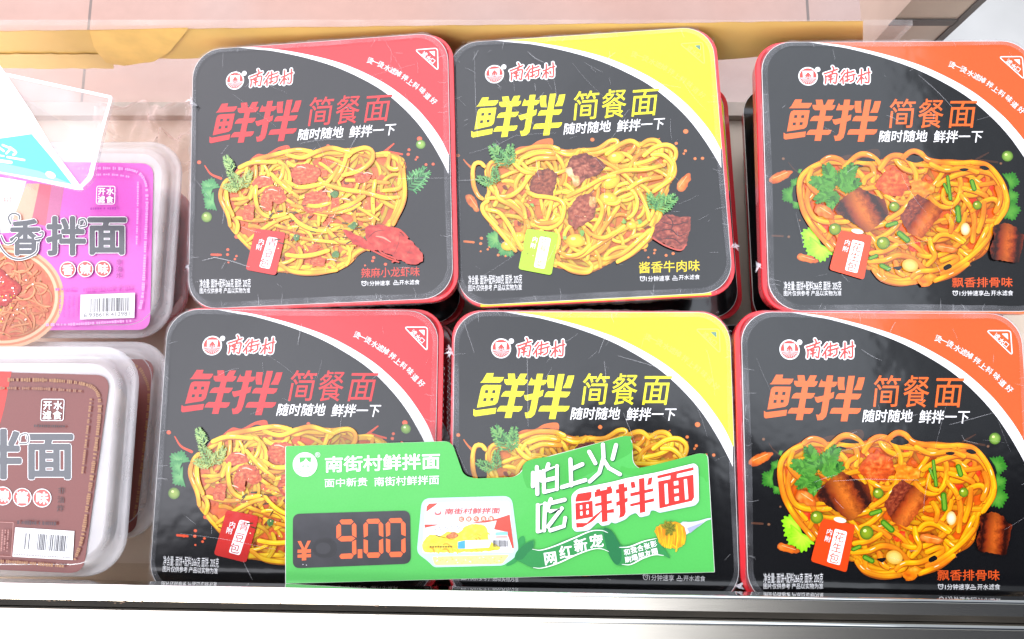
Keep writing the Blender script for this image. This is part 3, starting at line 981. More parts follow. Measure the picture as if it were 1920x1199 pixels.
def beef_picture(lid):
    m = lidmap('yellow_back'); rnd = random.Random(5)
    z = zoom(.29167, 840, 260)
    a = Art(m, HB + 6e-5, 1.8e-6)
    orange = C(225, 115, 45)
    a.poly(catmull(z((420, 80), (460, 55), (530, 45), (580, 15), (640, 0), (672, 5), (670, 45), (600, 35), (520, 60), (470, 85)), 3, True), orange)
    a.stroke(z((100, 135), (125, 165), (165, 200)), lambda t: 2 + 3 * t, orange); a.stroke(z((1300, 40), (1360, 0)), lambda t: 5 - 3 * t, orange)
    drops(a, [(*z((x, y))[0], r) for x, y, r in ((65, 110, 3.6), (928, 8, 4), (1528, -45, 5), (1467, 32, 3.2), (1465, 65, 3), (1526, 80, 3), (1516, 98, 2.4), (1588, 130, 3), (1636, 128, 3.2), (215, 642, 3.2), (210, 676, 3), (268, 695, 2.7), (256, 713, 2.4), (210, 726, 2), (323, 750, 2.8), (371, 752, 3.4), (1268, 718, 3), (1330, 718, 2.8), (1326, 738, 2.3), (1288, 765, 2), (1402, 752, 3), (1447, 740, 3.2))], orange)
    a.stroke(z((105, 662), (165, 668)), 4.2, orange)
    nut(a, z((120, 362))[0], z((195, 468))[0], 17); nut(a, z((1480, 340))[0], z((1555, 226))[0], 19)
    cil = (C(22, 95, 42), C(58, 145, 72), C(130, 188, 95))
    cilantro(a, z((310, 650))[0], 20, math.radians(170), rnd, cil); cilantro(a, z((380, 700))[0], 20, math.radians(100), rnd, cil)
    out = z((240, 200), (280, 145), (340, 160), (400, 110), (480, 70), (620, 45), (700, 60), (780, 75), (870, 60), (960, 75), (1060, 15), (1100, 50), (1180, 10), (1260, 35), (1320, 20), (1400, 45), (1460, 80), (1450, 180), (1435, 280), (1400, 380), (1380, 480), (1310, 640), (1180, 740),
            (1050, 800), (900, 865), (740, 840), (600, 790), (470, 720), (380, 640), (280, 570), (225, 450), (250, 330))
    q = catmull(out, 5, True)
    a.blob(out, sauce(C(140, 60, 25), C(215, 115, 40), C(242, 165, 60), 8.0, 0.05), 26, 4)
    nc = (C(205, 125, 25), C(253, 206, 40), C(255, 236, 110))
    field_noodles(a, q, 95, 7.4, nc, rnd, (0.55, 0.9), lean=-0.5)
    for i in range(60):
        p = z((rnd.uniform(420, 1330), rnd.uniform(180, 780)))[0]
        if inside(p, q):
            r = rnd.uniform(4, 11); a.blob([(p[0] + r * rnd.uniform(.7, 1.3) * math.cos(t * .785), p[1] + r * rnd.uniform(.5, 1) * math.sin(t * .785)) for t in range(8)], sauce(C(160, 60, 25), C(215, 105, 50), C(244, 175, 80), i, 0.15), 4)
    rim_noodles(a, out, 38, 7.4, nc, rnd, 9)
    smears(a, q, rnd, 60)
    field_noodles(a, q, 56, 7.2, nc, rnd, (0.85, 1.05), (10, 32), lean=-0.4)
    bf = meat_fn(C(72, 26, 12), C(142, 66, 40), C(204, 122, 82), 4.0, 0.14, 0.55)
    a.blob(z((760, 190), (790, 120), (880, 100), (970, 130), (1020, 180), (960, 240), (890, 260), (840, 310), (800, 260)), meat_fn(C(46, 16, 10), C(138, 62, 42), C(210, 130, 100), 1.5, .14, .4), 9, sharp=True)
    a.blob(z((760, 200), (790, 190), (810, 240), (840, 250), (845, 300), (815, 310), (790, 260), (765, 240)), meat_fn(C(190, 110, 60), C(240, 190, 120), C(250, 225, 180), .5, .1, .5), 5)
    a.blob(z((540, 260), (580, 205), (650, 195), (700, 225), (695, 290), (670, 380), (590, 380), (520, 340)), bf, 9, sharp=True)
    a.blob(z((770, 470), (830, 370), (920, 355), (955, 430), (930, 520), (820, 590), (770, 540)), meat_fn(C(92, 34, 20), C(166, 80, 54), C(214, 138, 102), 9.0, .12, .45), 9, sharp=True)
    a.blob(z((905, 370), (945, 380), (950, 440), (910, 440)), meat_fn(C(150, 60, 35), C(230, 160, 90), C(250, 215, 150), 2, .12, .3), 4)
    for x, y, r in ((1080, 125, 14), (1045, 280, 16), (1030, 390, 15), (820, 660, 16), (1250, 690, 9), (450, 640, 13), (390, 690, 12), (1180, 560, 9)):
        p = z((x, y))[0]; a.ell(p, r * 1.15, r * .8, C(252, 214, 50), rnd.uniform(-.5, .5), edge=C(222, 160, 30), hl=C(255, 240, 150))
    hero = [((230, 395), (195, 370), (165, 300), (160, 210), (175, 165), (210, 160), (240, 190)), ((440, 730), (350, 620), (300, 560), (230, 480), (225, 430), (265, 400)), ((500, 340), (560, 370), (640, 380), (720, 400), (745, 450), (720, 540), (640, 580), (550, 550)),
            ((540, 510), (580, 545), (670, 540), (720, 510)), ((255, 290), (320, 370), (400, 370), (470, 320), (520, 250), (560, 210)), ((310, 330), (330, 390), (420, 440), (500, 520), (520, 580)), ((440, 110), (420, 150), (480, 210), (560, 230)), ((430, 100), (540, 60), (650, 55), (720, 75)),
            ((860, 80), (960, 70), (1040, 20), (1085, 20), (1080, 50), (980, 90), (900, 100)), ((1010, 110), (1110, 40), (1180, 20), (1240, 60)), ((1230, 50), (1290, 15), (1350, 25), (1370, 90), (1300, 140), (1200, 170)), ((1250, 120), (1330, 60), (1410, 45), (1460, 80), (1450, 140), (1380, 150)), ((1440, 130), (1455, 210), (1420, 270), (1310, 350)),
            ((940, 330), (1000, 260), (1120, 210), (1270, 200), (1400, 170)), ((760, 380), (880, 320), (990, 260), (1080, 240)), ((720, 760), (840, 760), (940, 700), (1060, 620), (1140, 560)), ((700, 720), (770, 755), (850, 740), (920, 680)), ((960, 640), (1010, 560), (1100, 430)), ((960, 390), (990, 440), (980, 510), (930, 600)), ((880, 580), (920, 620), (1000, 640), (1080, 600)),
            ((1080, 800), (1180, 740), (1280, 650), (1320, 570)), ((1000, 780), (1120, 740), (1240, 640), (1300, 590)), ((700, 800), (800, 850), (900, 860), (930, 820)), ((430, 400), (480, 440), (500, 520)), ((250, 460), (330, 480), (400, 570), (440, 650), (480, 720)), ((690, 100), (580, 95), (480, 130)), ((700, 130), (580, 130), (500, 165)), ((1020, 420), (1080, 420), (1110, 390)), ((1300, 110), (1380, 110), (1440, 170), (1430, 250)), ((1150, 330), (1250, 270), (1380, 250))]
    for i, h in enumerate(hero):
        a.strand(z(*h), 8.0, nc, 1.03, i * 2.3)
    for i in range(60):
        p = z((rnd.uniform(450, 1330), rnd.uniform(200, 800)))[0]
        if inside(p, q):
            a.ell(p, rnd.uniform(.7, 1.5), rnd.uniform(.7, 1.2), rnd.choice((C(255, 235, 170), C(120, 50, 25), C(100, 140, 60))), n=8)
    for x, y in ((540, 430), (860, 610), (750, 640), (1130, 540), (1228, 540)):
        p = z((x, y))[0]; a.blob([(p[0] + rnd.uniform(3, 6) * math.cos(t), p[1] + rnd.uniform(3, 6) * math.sin(t)) for t in (0, .8, 1.6, 2.4, 3.1, 3.9, 4.7, 5.5)], sauce(C(70, 120, 50), C(130, 180, 80), C(180, 215, 120), x * .01, .2), 4)
    feather(a, z((380, 190))[0], math.radians(-125), 42, rnd, cil, 1.1); feather(a, z((390, 190))[0], math.radians(-85), 36, rnd, cil, 1.0); feather(a, z((300, 300))[0], math.radians(200), 30, rnd, cil, 1.0)
    feather(a, z((310, 300))[0], math.radians(-95), 28, rnd, cil, 1.0); feather(a, z((1330, 470))[0], math.radians(-35), 40, rnd, cil, 1.1); feather(a, z((1330, 470))[0], math.radians(-110), 30, rnd, cil, 1.0); feather(a, z((1330, 470))[0], math.radians(-70), 30, rnd, cil, 1.0)
    a.blob(z((1310, 640), (1330, 560), (1400, 490), (1480, 505), (1558, 510), (1550, 600), (1530, 690), (1490, 720), (1400, 690)), meat_fn(C(66, 18, 14), C(142, 54, 40), C(202, 110, 84), 7.7, .15, .2), 12, sharp=True)
    for s in (((1370, 540), (1450, 560), (1540, 540)), ((1350, 600), (1430, 590), (1480, 630), (1540, 610)), ((1400, 500), (1440, 540), (1430, 600)), ((1380, 650), (1450, 650), (1500, 690))):
        a.stroke(z(*s), 2.0, C(75, 15, 15), taper=True)
    a.stroke(z((1315, 645), (1400, 695), (1490, 722), (1525, 690)), 3.0, C(200, 85, 70))
    a.build('noodle_picture', PRINT, lid)
    tag_print((lid, m), z((505, 582), (712, 612), (665, 882), (452, 842)), z((592, 632), (662, 645), (620, 842), (552, 828)), list(zip('佐餐小菜', z((622, 662), (611, 710), (598, 760), (586, 808)))), list(zip('内附', z((560, 652), (548, 692)))), C(175, 220, 40), C(185, 210, 90), 13.5, 11, 6)
    b = Art(m, HB + 9e-5)
    b.tbox('净含量: 面饼+配料300克 面饼: 205克', *z((130, 880))[0], *z((476, 940))[0], WHITE, 0.0, 0, -.02)
    b.tbox('图片仅供参考 产品以实物为准', *z((130, 942))[0], *z((475, 982))[0], WHITE, 0.0, 0, -.02)
    b.tbox('酱香牛肉味', *z((1228, 795))[0], *z((1618, 868))[0], C(240, 215, 20), 0.01, 0, -.04)
    b.tbox('1分钟速享', *z((1273, 885))[0], *z((1425, 920))[0], WHITE, 0.0, 0, -.03)
    b.tbox('开水滤食', *z((1484, 878))[0], *z((1618, 910))[0], WHITE, 0.0, 0, -.03)
    icons(b, z((1250, 903))[0], z((1460, 896))[0], 9.5, WHITE)
    b.build('caption_text', PRINT, lid)


def rib_picture(lid):
    m = lidmap('orange_front'); rnd = random.Random(23)
    z = zoom(.3327, 1360, 800)
    a = Art(m, HB + 6e-5, 1.8e-6)
    br = (0.045, 0.018, 0.010)
    a.poly(catmull(z((545, 70), (600, 50), (660, 60), (700, 25), (770, 20), (775, 70), (700, 70), (620, 90)), 3, True), br)
    a.stroke(z((245, 95), (270, 130), (310, 165)), lambda t: 1.5 + 2 * t, br); a.stroke(z((1340, 85), (1410, 45)), lambda t: 5 - 3 * t, br); a.stroke(z((1360, 90), (1460, 105)), 4, br)
    a.stroke(z((150, 545), (210, 548)), 4, (0.07, 0.028, 0.016)); drops(a, [(*z((x, y))[0], r) for x, y, r in ((215, 72, 3.4), (245, 552, 3.2), (1480, 112, 3), (310, 452, 2.4), (1300, 735, 2.2))], (0.06, 0.025, 0.014))
    cil = (C(22, 80, 18), C(44, 125, 30), C(92, 165, 55))
    cilantro(a, z((255, 295))[0], 19, math.radians(180), rnd, cil); cilantro(a, z((290, 225))[0], 13, math.radians(-110), rnd, cil); cilantro(a, z((300, 350))[0], 13, math.radians(100), rnd, cil); cilantro(a, z((315, 150))[0], 6, math.radians(200), rnd, cil)
    cilantro(a, z((1530, 220))[0], 20, math.radians(-25), rnd, cil); cilantro(a, z((1535, 320))[0], 18, math.radians(10), rnd, cil); cilantro(a, z((1530, 400))[0], 22, math.radians(30), rnd, cil)
    lime = (C(80, 170, 10), C(145, 225, 20), C(200, 245, 60))
    cilantro(a, z((400, 560))[0], 30, math.radians(170), rnd, lime); cilantro(a, z((430, 620))[0], 30, math.radians(120), rnd, lime)
    nut(a, z((133, 212))[0], z((268, 148))[0], 19); nut(a, z((290, 670))[0], z((420, 708))[0], 16)
    pea(a, z((1518, 68))[0], 11, C(150, 190, 80))
    out = z((300, 270), (310, 190), (370, 120), (430, 85), (500, 62), (550, 85), (620, 90), (700, 85), (760, 90), (850, 55), (920, 80), (1000, 75), (1070, 95), (1200, 92), (1300, 98), (1370, 115), (1440, 165), (1490, 240), (1512, 340), (1500, 420), (1440, 500), (1415, 590), (1380, 660), (1290, 720), (1190, 770),
            (1080, 810), (1000, 835), (860, 835), (790, 810), (720, 755), (600, 700), (500, 630), (420, 540), (360, 430), (320, 370))
    q = catmull(out, 5, True)
    a.blob(out, sauce(C(150, 42, 5), C(222, 88, 8), C(245, 135, 20), 12.0, 0.045), 26, 4)
    nc = (C(196, 92, 2), C(250, 166, 8), C(255, 208, 40))
    field_noodles(a, q, 84, 9.6, nc, rnd, (0.55, 0.9), lean=0.4, kmax=1 / 40.0)
    red = meat_fn(C(180, 25, 5), C(235, 55, 20), C(255, 110, 60), 3, .08, .2)
    for pts in (((430, 480), (475, 480), (480, 540), (430, 550)), ((1280, 330), (1340, 320), (1330, 360), (1290, 375)), ((940, 600), (1010, 590), (1020, 640), (950, 650)), ((1380, 250), (1430, 240), (1430, 290), (1390, 290)), ((1330, 210), (1400, 200), (1440, 270), (1370, 290)), ((1000, 110), (1060, 110), (1060, 160), (1010, 165))):
        a.blob(z(*pts), red, 6)
    rim_noodles(a, out, 32, 9.8, nc, rnd, 10)
    smears(a, q, rnd, 40)
    field_noodles(a, q, 34, 9.6, nc, rnd, (0.88, 1.02), (12, 34), lean=0.3, kmax=1 / 40.0)
    hero = [((500, 640), (400, 520), (345, 430), (320, 360), (305, 250), (330, 170), (420, 110), (540, 100), (640, 150), (700, 220)), ((370, 230), (350, 330), (380, 420), (440, 460), (540, 465), (600, 460)), ((430, 100), (480, 68), (540, 80), (570, 110)),
            ((560, 140), (640, 60), (700, 50), (750, 80), (790, 130)), ((600, 130), (660, 105), (720, 110), (740, 160), (730, 230)), ((680, 240), (690, 200), (740, 170)), ((770, 150), (830, 70), (890, 60), (940, 90), (980, 160), (985, 220)), ((900, 80), (960, 35), (1010, 45), (1060, 90), (1200, 110), (1320, 105)),
            ((800, 300), (880, 345), (940, 340), (965, 290)), ((970, 260), (950, 340), (900, 400), (810, 460)), ((1060, 310), (1120, 370), (1190, 370), (1235, 310), (1240, 210), (1200, 150), (1130, 130)), ((1150, 260), (1140, 320), (1160, 350), (1200, 360)), ((1100, 250), (1200, 190), (1320, 160), (1420, 180), (1480, 260), (1500, 360), (1450, 470)), ((1300, 105), (1390, 120), (1450, 180), (1495, 270), (1505, 380), (1440, 490)),
            ((1240, 300), (1300, 380), (1320, 470), (1310, 600)), ((1300, 200), (1340, 270), (1370, 310)), ((1250, 260), (1350, 290), (1400, 320)), ((1400, 500), (1370, 560), (1330, 640), (1280, 720)), ((1300, 410), (1370, 350), (1430, 330), (1460, 360), (1450, 430)), ((1380, 340), (1370, 440), (1340, 540)), ((1100, 510), (1200, 540), (1270, 590)), ((1080, 590), (1120, 550), (1180, 550), (1260, 600)),
            ((1060, 560), (1070, 620), (1090, 680), (1040, 740)), ((700, 710), (800, 700), (880, 670), (960, 690), (1030, 760), (1060, 790)), ((820, 560), (880, 590), (930, 630)), ((710, 660), (810, 640), (880, 600)), ((780, 740), (800, 810), (900, 825), (1010, 800)), ((730, 750), (780, 810), (880, 840), (990, 835)), ((950, 810), (1000, 770), (1100, 760), (1220, 700), (1200, 680), (1120, 710)), ((1120, 790), (1230, 730), (1330, 650), (1400, 570)),
            ((1080, 830), (1200, 780), (1290, 720)), ((860, 700), (880, 770), (920, 800)), ((480, 430), (540, 560), (600, 640)), ((380, 130), (360, 220), (420, 290), (500, 300)), ((1160, 420), (1190, 480), (1180, 540)), ((1450, 250), (1470, 330), (1440, 420)), ((1060, 110), (1150, 150), (1260, 140), (1350, 170))]
    for i, h in enumerate(hero):
        a.strand(z(*h), 10.2, nc, 1.0, i * 1.7)
    # the holes between the top loops show the black ground
    for h in (((640, 85), (700, 72), (750, 90), (700, 95)), ((925, 85), (965, 62), (1010, 70), (1030, 92), (980, 105)), ((610, 122), (645, 112), (680, 125), (640, 130)), ((1235, 148), (1270, 142), (1290, 150), (1260, 162)), ((1350, 135), (1380, 128), (1410, 148), (1380, 155)), ((1140, 745), (1175, 725), (1190, 745), (1150, 765)), ((850, 745), (900, 740), (880, 765))):
        a.poly(catmull(z(*h), 3, True), INK)
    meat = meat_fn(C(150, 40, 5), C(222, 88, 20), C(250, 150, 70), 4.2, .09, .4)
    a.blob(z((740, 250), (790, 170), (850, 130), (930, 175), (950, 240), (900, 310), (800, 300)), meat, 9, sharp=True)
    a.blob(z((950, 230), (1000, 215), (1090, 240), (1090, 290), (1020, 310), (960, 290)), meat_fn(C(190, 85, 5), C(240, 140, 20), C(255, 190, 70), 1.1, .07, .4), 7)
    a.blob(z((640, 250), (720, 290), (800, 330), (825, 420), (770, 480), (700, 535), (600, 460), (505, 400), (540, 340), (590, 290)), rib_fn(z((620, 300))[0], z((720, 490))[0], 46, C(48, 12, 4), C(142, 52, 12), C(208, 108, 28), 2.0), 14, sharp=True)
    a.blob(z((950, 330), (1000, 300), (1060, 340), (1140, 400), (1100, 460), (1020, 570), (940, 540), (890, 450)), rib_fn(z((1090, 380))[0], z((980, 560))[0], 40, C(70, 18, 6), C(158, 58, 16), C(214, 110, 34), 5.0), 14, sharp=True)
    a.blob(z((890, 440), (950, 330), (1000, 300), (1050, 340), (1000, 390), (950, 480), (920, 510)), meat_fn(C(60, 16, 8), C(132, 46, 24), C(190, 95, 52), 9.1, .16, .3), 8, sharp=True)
    feather(a, z((520, 260))[0], math.radians(-160), 44, rnd, cil, 1.15, 0.16); feather(a, z((515, 262))[0], math.radians(-110), 44, rnd, cil, 1.15, 0.16); feather(a, z((525, 262))[0], math.radians(-55), 48, rnd, cil, 1.15, 0.16)
    feather(a, z((530, 265))[0], math.radians(-20), 38, rnd, cil, 1.15, 0.16); feather(a, z((510, 270))[0], math.radians(150), 36, rnd, cil, 1.15, 0.16); feather(a, z((520, 270))[0], math.radians(110), 34, rnd, cil, 1.15, 0.16)
    for x, y, r in ((790, 597, 13), (510, 510, 12), (1335, 370, 9), (855, 375, 10)):
        pea(a, z((x, y))[0], r, C(150, 170, 30))
    gr = (C(60, 120, 15), C(110, 165, 40))
    for s, w in ((((1165, 195), (1180, 330)), 7), (((1145, 240), (1165, 290)), 6), (((1222, 385), (1228, 460)), 11), (((1305, 225), (1318, 270)), 10), (((815, 490), (865, 475)), 9), (((885, 540), (930, 580)), 12), (((780, 735), (820, 755)), 10), (((715, 690), (750, 675)), 8)):
        a.stroke(z(*s), w, gr[0]); a.stroke(z(*s), w * .5, gr[1])
    a.ell(z((1265, 515))[0], 9, 13, C(245, 235, 205), edge=C(225, 180, 90)); a.ell(z((945, 735))[0], 16, 13, C(240, 215, 120), .3, edge=C(220, 160, 40)); a.ell(z((640, 525))[0], 12, 5, C(250, 235, 215), .2)
    nut(a, z((1085, 620))[0], z((1220, 645))[0], 17); nut(a, z((395, 370))[0], z((505, 440))[0], 24)
    a.blob(z((980, 825), (1060, 780), (1100, 800), (1060, 860), (1010, 870)), meat_fn(C(220, 90, 5), C(250, 145, 15), C(255, 190, 60), 3.3, .06, .4), 6)
    a.blob(z((1420, 500), (1490, 480), (1560, 500), (1565, 530), (1608, 550), (1590, 640), (1570, 720), (1500, 712), (1420, 700), (1405, 640), (1435, 560)), rib_fn(z((1515, 500))[0], z((1495, 710))[0], 32, C(44, 10, 4), C(132, 44, 12), C(190, 88, 24), 7.0), 14, sharp=True)
    a.build('noodle_picture', PRINT, lid)
    zq = zoom(.15625, 1500, 950)
    tag_print((lid, m), zq((250, 138), (652, 215), (548, 788), (118, 652)), zq((408, 262), (556, 300), (466, 702), (313, 660)), list(zip('花生包', zq((462, 362), (434, 488), (398, 615)))), list(zip('内附', zq((345, 300), (322, 385)))), C(232, 72, 18), C(215, 85, 30), 20, 12, 6)
    b = Art(m, HB + 9e-5)
    b.tbox('净含量: 面饼+配料266克 面饼: 205克', *z((215, 826))[0], *z((551, 882))[0], WHITE, 0.0)
    b.tbox('图片仅供参考 产品以实物为准', *z((215, 884))[0], *z((551, 916))[0], WHITE, 0.0)
    b.tbox('飘香排骨味', *z((1195, 808))[0], *z((1545, 868))[0], C(232, 90, 35), 0.01)
    b.tbox('1分钟速享', *z((1238, 888))[0], *z((1378, 920))[0], WHITE, 0.0)
    b.tbox('开水滤食', *z((1420, 888))[0], *z((1548, 920))[0], WHITE, 0.0)
    icons(b, z((1213, 904))[0], z((1396, 904))[0], 10, WHITE)
    b.build('caption_text', PRINT, lid)


# ------------------------------------------------------------------ noodle boxes
def ring(w, h, r, z):
    return [(x, y, z) for x, y in rrect(w, h, r)]


def tray_mesh():
    b = MB(); P = 0.0008; zt_ = HB - 0.0007
    w, h = LW + 2 * P, LH + 2 * P
    b.loft([ring(w - .003, h - .003, .0165, zt_ - .0135), ring(w - .0010, h - .0010, .0175, zt_ - .004), ring(w, h, .0180, zt_ - .0010), ring(w - .0006, h - .0006, .0178, zt_), ring(w - .006, h - .006, .0125, zt_), ring(w - .010, h - .010, .0110, zt_ - .002)], RED, False, True, False)
    b.loft([ring(LW * .80, LH * .80, .020, 0.0), ring(LW * .84, LH * .84, .022, 0.003), ring(LW * .93, LH * .93, .020, zt_ - .020), ring(w - .004, h - .004, .016, zt_ - .0134)], BLACK, True, False, False)
    return b


def film_mesh(rnd, n, special, m):
    """creases, scratches, heat-seal and corner tufts of the shrink film"""
    a = MB()

    def strip(pts, w, z):
        n_ = len(pts); vs = []; fs = []
        for i, p in enumerate(pts):
            q0 = pts[max(0, i - 1)]; q1 = pts[min(n_ - 1, i + 1)]
            d = Vector((q1[0] - q0[0], q1[1] - q0[1])); L = d.length or 1; t = i / max(1, n_ - 1)
            ww = w * (0.25 + 0.75 * math.sin(math.pi * (0.1 + 0.8 * t))) / 2
            vs += [(p[0] - d.y / L * ww, p[1] + d.x / L * ww, z), (p[0] + d.y / L * ww, p[1] - d.x / L * ww, z)]
        for i in range(n_ - 1):
            fs.append((2 * i + 1, 2 * i + 3, 2 * i + 2, 2 * i))
        a.add(vs, fs, SCRATCH)
    z = HB + 0.0019
    for i in range(n):
        p = (rnd.uniform(-.08, .08), rnd.uniform(-.08, .08)); an = rnd.uniform(0, math.pi); L = rnd.choice((.003, .005, .008, .014, .03))
        bend = rnd.uniform(-.4, .4)
        pts = []
        for k in range(6):
            pts.append(p); p = (p[0] + L / 5 * math.cos(an), p[1] + L / 5 * math.sin(an)); an += bend / 5
        pts = [q for q in pts if abs(q[0]) < .086 and abs(q[1]) < .087]
        if len(pts) > 2:
            strip(pts, rnd.choice((.00012, .00018, .00025, .0004)), z + i * 2e-6)
    for pts, w in special:
        strip([m(p) for p in pts], w, z + 5e-5)
    # short pleats along the four edges
    for i in range(64):
        s = rnd.randrange(4); t = rnd.uniform(-.08, .08); L = rnd.choice((.001, .0016, .002, .003, .005, .008))
        e = (LW / 2 + .0005, LH / 2 + .0005)
        if s < 2:
            sx = 1 if s else -1; strip([(sx * e[0], t), (sx * (e[0] - L / 2), t + rnd.uniform(-.001, .001)), (sx * (e[0] - L), t + rnd.uniform(-.0015, .0015))], .0003, z)
        else:
            sy = 1 if s == 3 else -1; strip([(t, sy * e[1]), (t + rnd.uniform(-.001, .001), sy * (e[1] - L / 2)), (t + rnd.uniform(-.002, .002), sy * (e[1] - L))], .0003, z)
    # wavy welded seam along one side
    return a


def seam(a, rnd, x, y0, y1):
    a = MB(); vs = []; fs = []; n = 90
    for i in range(n):
        y = y0 + (y1 - y0) * i / (n - 1); d = .0009 * math.sin(i * 1.35) + rnd.uniform(-.0003, .0003)
        vs += [(x + d - .00022, y, HB - .001), (x + d + .00022, y, HB - .0006)]
    for i in range(n - 1):
        fs.append((2 * i, 2 * i + 1, 2 * i + 3, 2 * i + 2))
    a.add(vs, fs, SCRATCH)
    a.build('film_seam', ROOT[0])


ROOT = [None]


def tuft(a, rnd, c, r, zc=HB - .002):
    a = MB()
    for i in range(9):
        an = rnd.uniform(0, 6.28); L = r * rnd.uniform(.5, 1.2)
        p = [Vector((c[0] + rnd.uniform(-.3, .3) * r, c[1] + rnd.uniform(-.3, .3) * r, zc + rnd.uniform(0, .004))) for _ in range(2)]
        t = Vector((c[0] + L * math.cos(an), c[1] + L * math.sin(an), zc + rnd.uniform(-.004, .006)))
        a.add([p[0], p[1] + Vector((.0012, .0008, .001)), t], [(0, 1, 2)], FILM)
    a.build('film_tuft', ROOT[0])


FLAV = {'red': (C(216, 34, 42), C(216, 34, 38), None, REDF, crayfish_picture, 'crayfish'),
        'yellow': (C(250, 242, 0), C(250, 240, 0), C(220, 225, 90), YELLOWF, beef_picture, 'beef'),
        'orange': (C(240, 96, 40), C(242, 108, 36), None, ORANGEF, rib_picture, 'rib')}
TRAY0 = None
SHIFT = {'red_back': (.0028, -.0012, 0), 'yellow_back': (.0016, -.0012, 0), 'orange_back': (-.0030, -.0004, 0),
         'red_front': (.0030, .0004, 0), 'yellow_front': (-.0008, .0002, 0), 'orange_front': (-.0032, .0004, 0)}
PROTO = {}
INFO = {
    'red_back': 'black noodle box with red corner and crayfish picture, behind its twin, tilted most',
    'yellow_back': 'black noodle box with yellow corner and whole beef picture, behind the price card',
    'orange_back': 'black noodle box with orange corner, behind the front orange box, greyed by reflection',
    'red_front': 'black noodle box with red corner, half its picture under the green price card',
    'yellow_front': 'black noodle box with yellow corner, its picture mostly hidden by the green price card',
    'orange_front': 'black noodle box with orange corner in front, deep black lid, clear rib picture',
}
LOWER = {   # boxes underneath: shift and turn
    'red_back': (.0015, -.003, -1.5), 'yellow_back': (.0235, -.004, -1.0), 'orange_back': (.007, -.001, .6),
    'red_front': (.005, .002, .5), 'yellow_front': (.003, .003, -.6), 'orange_front': (-.006, .002, .4),
}
WRAP = {
    'red_back': [(((655, 285), (668, 262), (678, 235)), .0005), (((382, 490), (405, 484), (440, 492), (470, 502)), .0007), (((740, 337), (790, 336), (846, 336)), .0003), (((440, 180), (520, 240)), .0002)],
    'yellow_back': [(((858, 340), (875, 340), (905, 338)), .0005), (((880, 290), (930, 275), (970, 255)), .0003), (((990, 100), (1003, 112), (1020, 120)), .0006), (((890, 100), (892, 190), (896, 260)), .0004), (((1142, 100), (1144, 130)), .0004)],
    'orange_back': [(((1490, 400), (1500, 440), (1505, 465)), .0003), (((1575, 515), (1590, 530)), .0004), (((1560, 95), (1563, 115)), .0004)],
    'red_front': [(((458, 1052), (468, 1072), (475, 1086)), .0005), (((340, 1000), (420, 1010), (520, 1030)), .0003)],
    'yellow_front': [(((988, 640), (989, 720), (990, 800)), .0005), (((1158, 668), (1200, 680), (1250, 695)), .0005), (((1168, 775), (1178, 800), (1190, 830)), .0004)],
    'orange_front': [(((1398, 760), (1390, 800), (1388, 830)), .0004), (((1560, 902), (1620, 898), (1720, 900)), .0004), (((1800, 816), (1805, 826), (1830, 832)), .0005)],
}


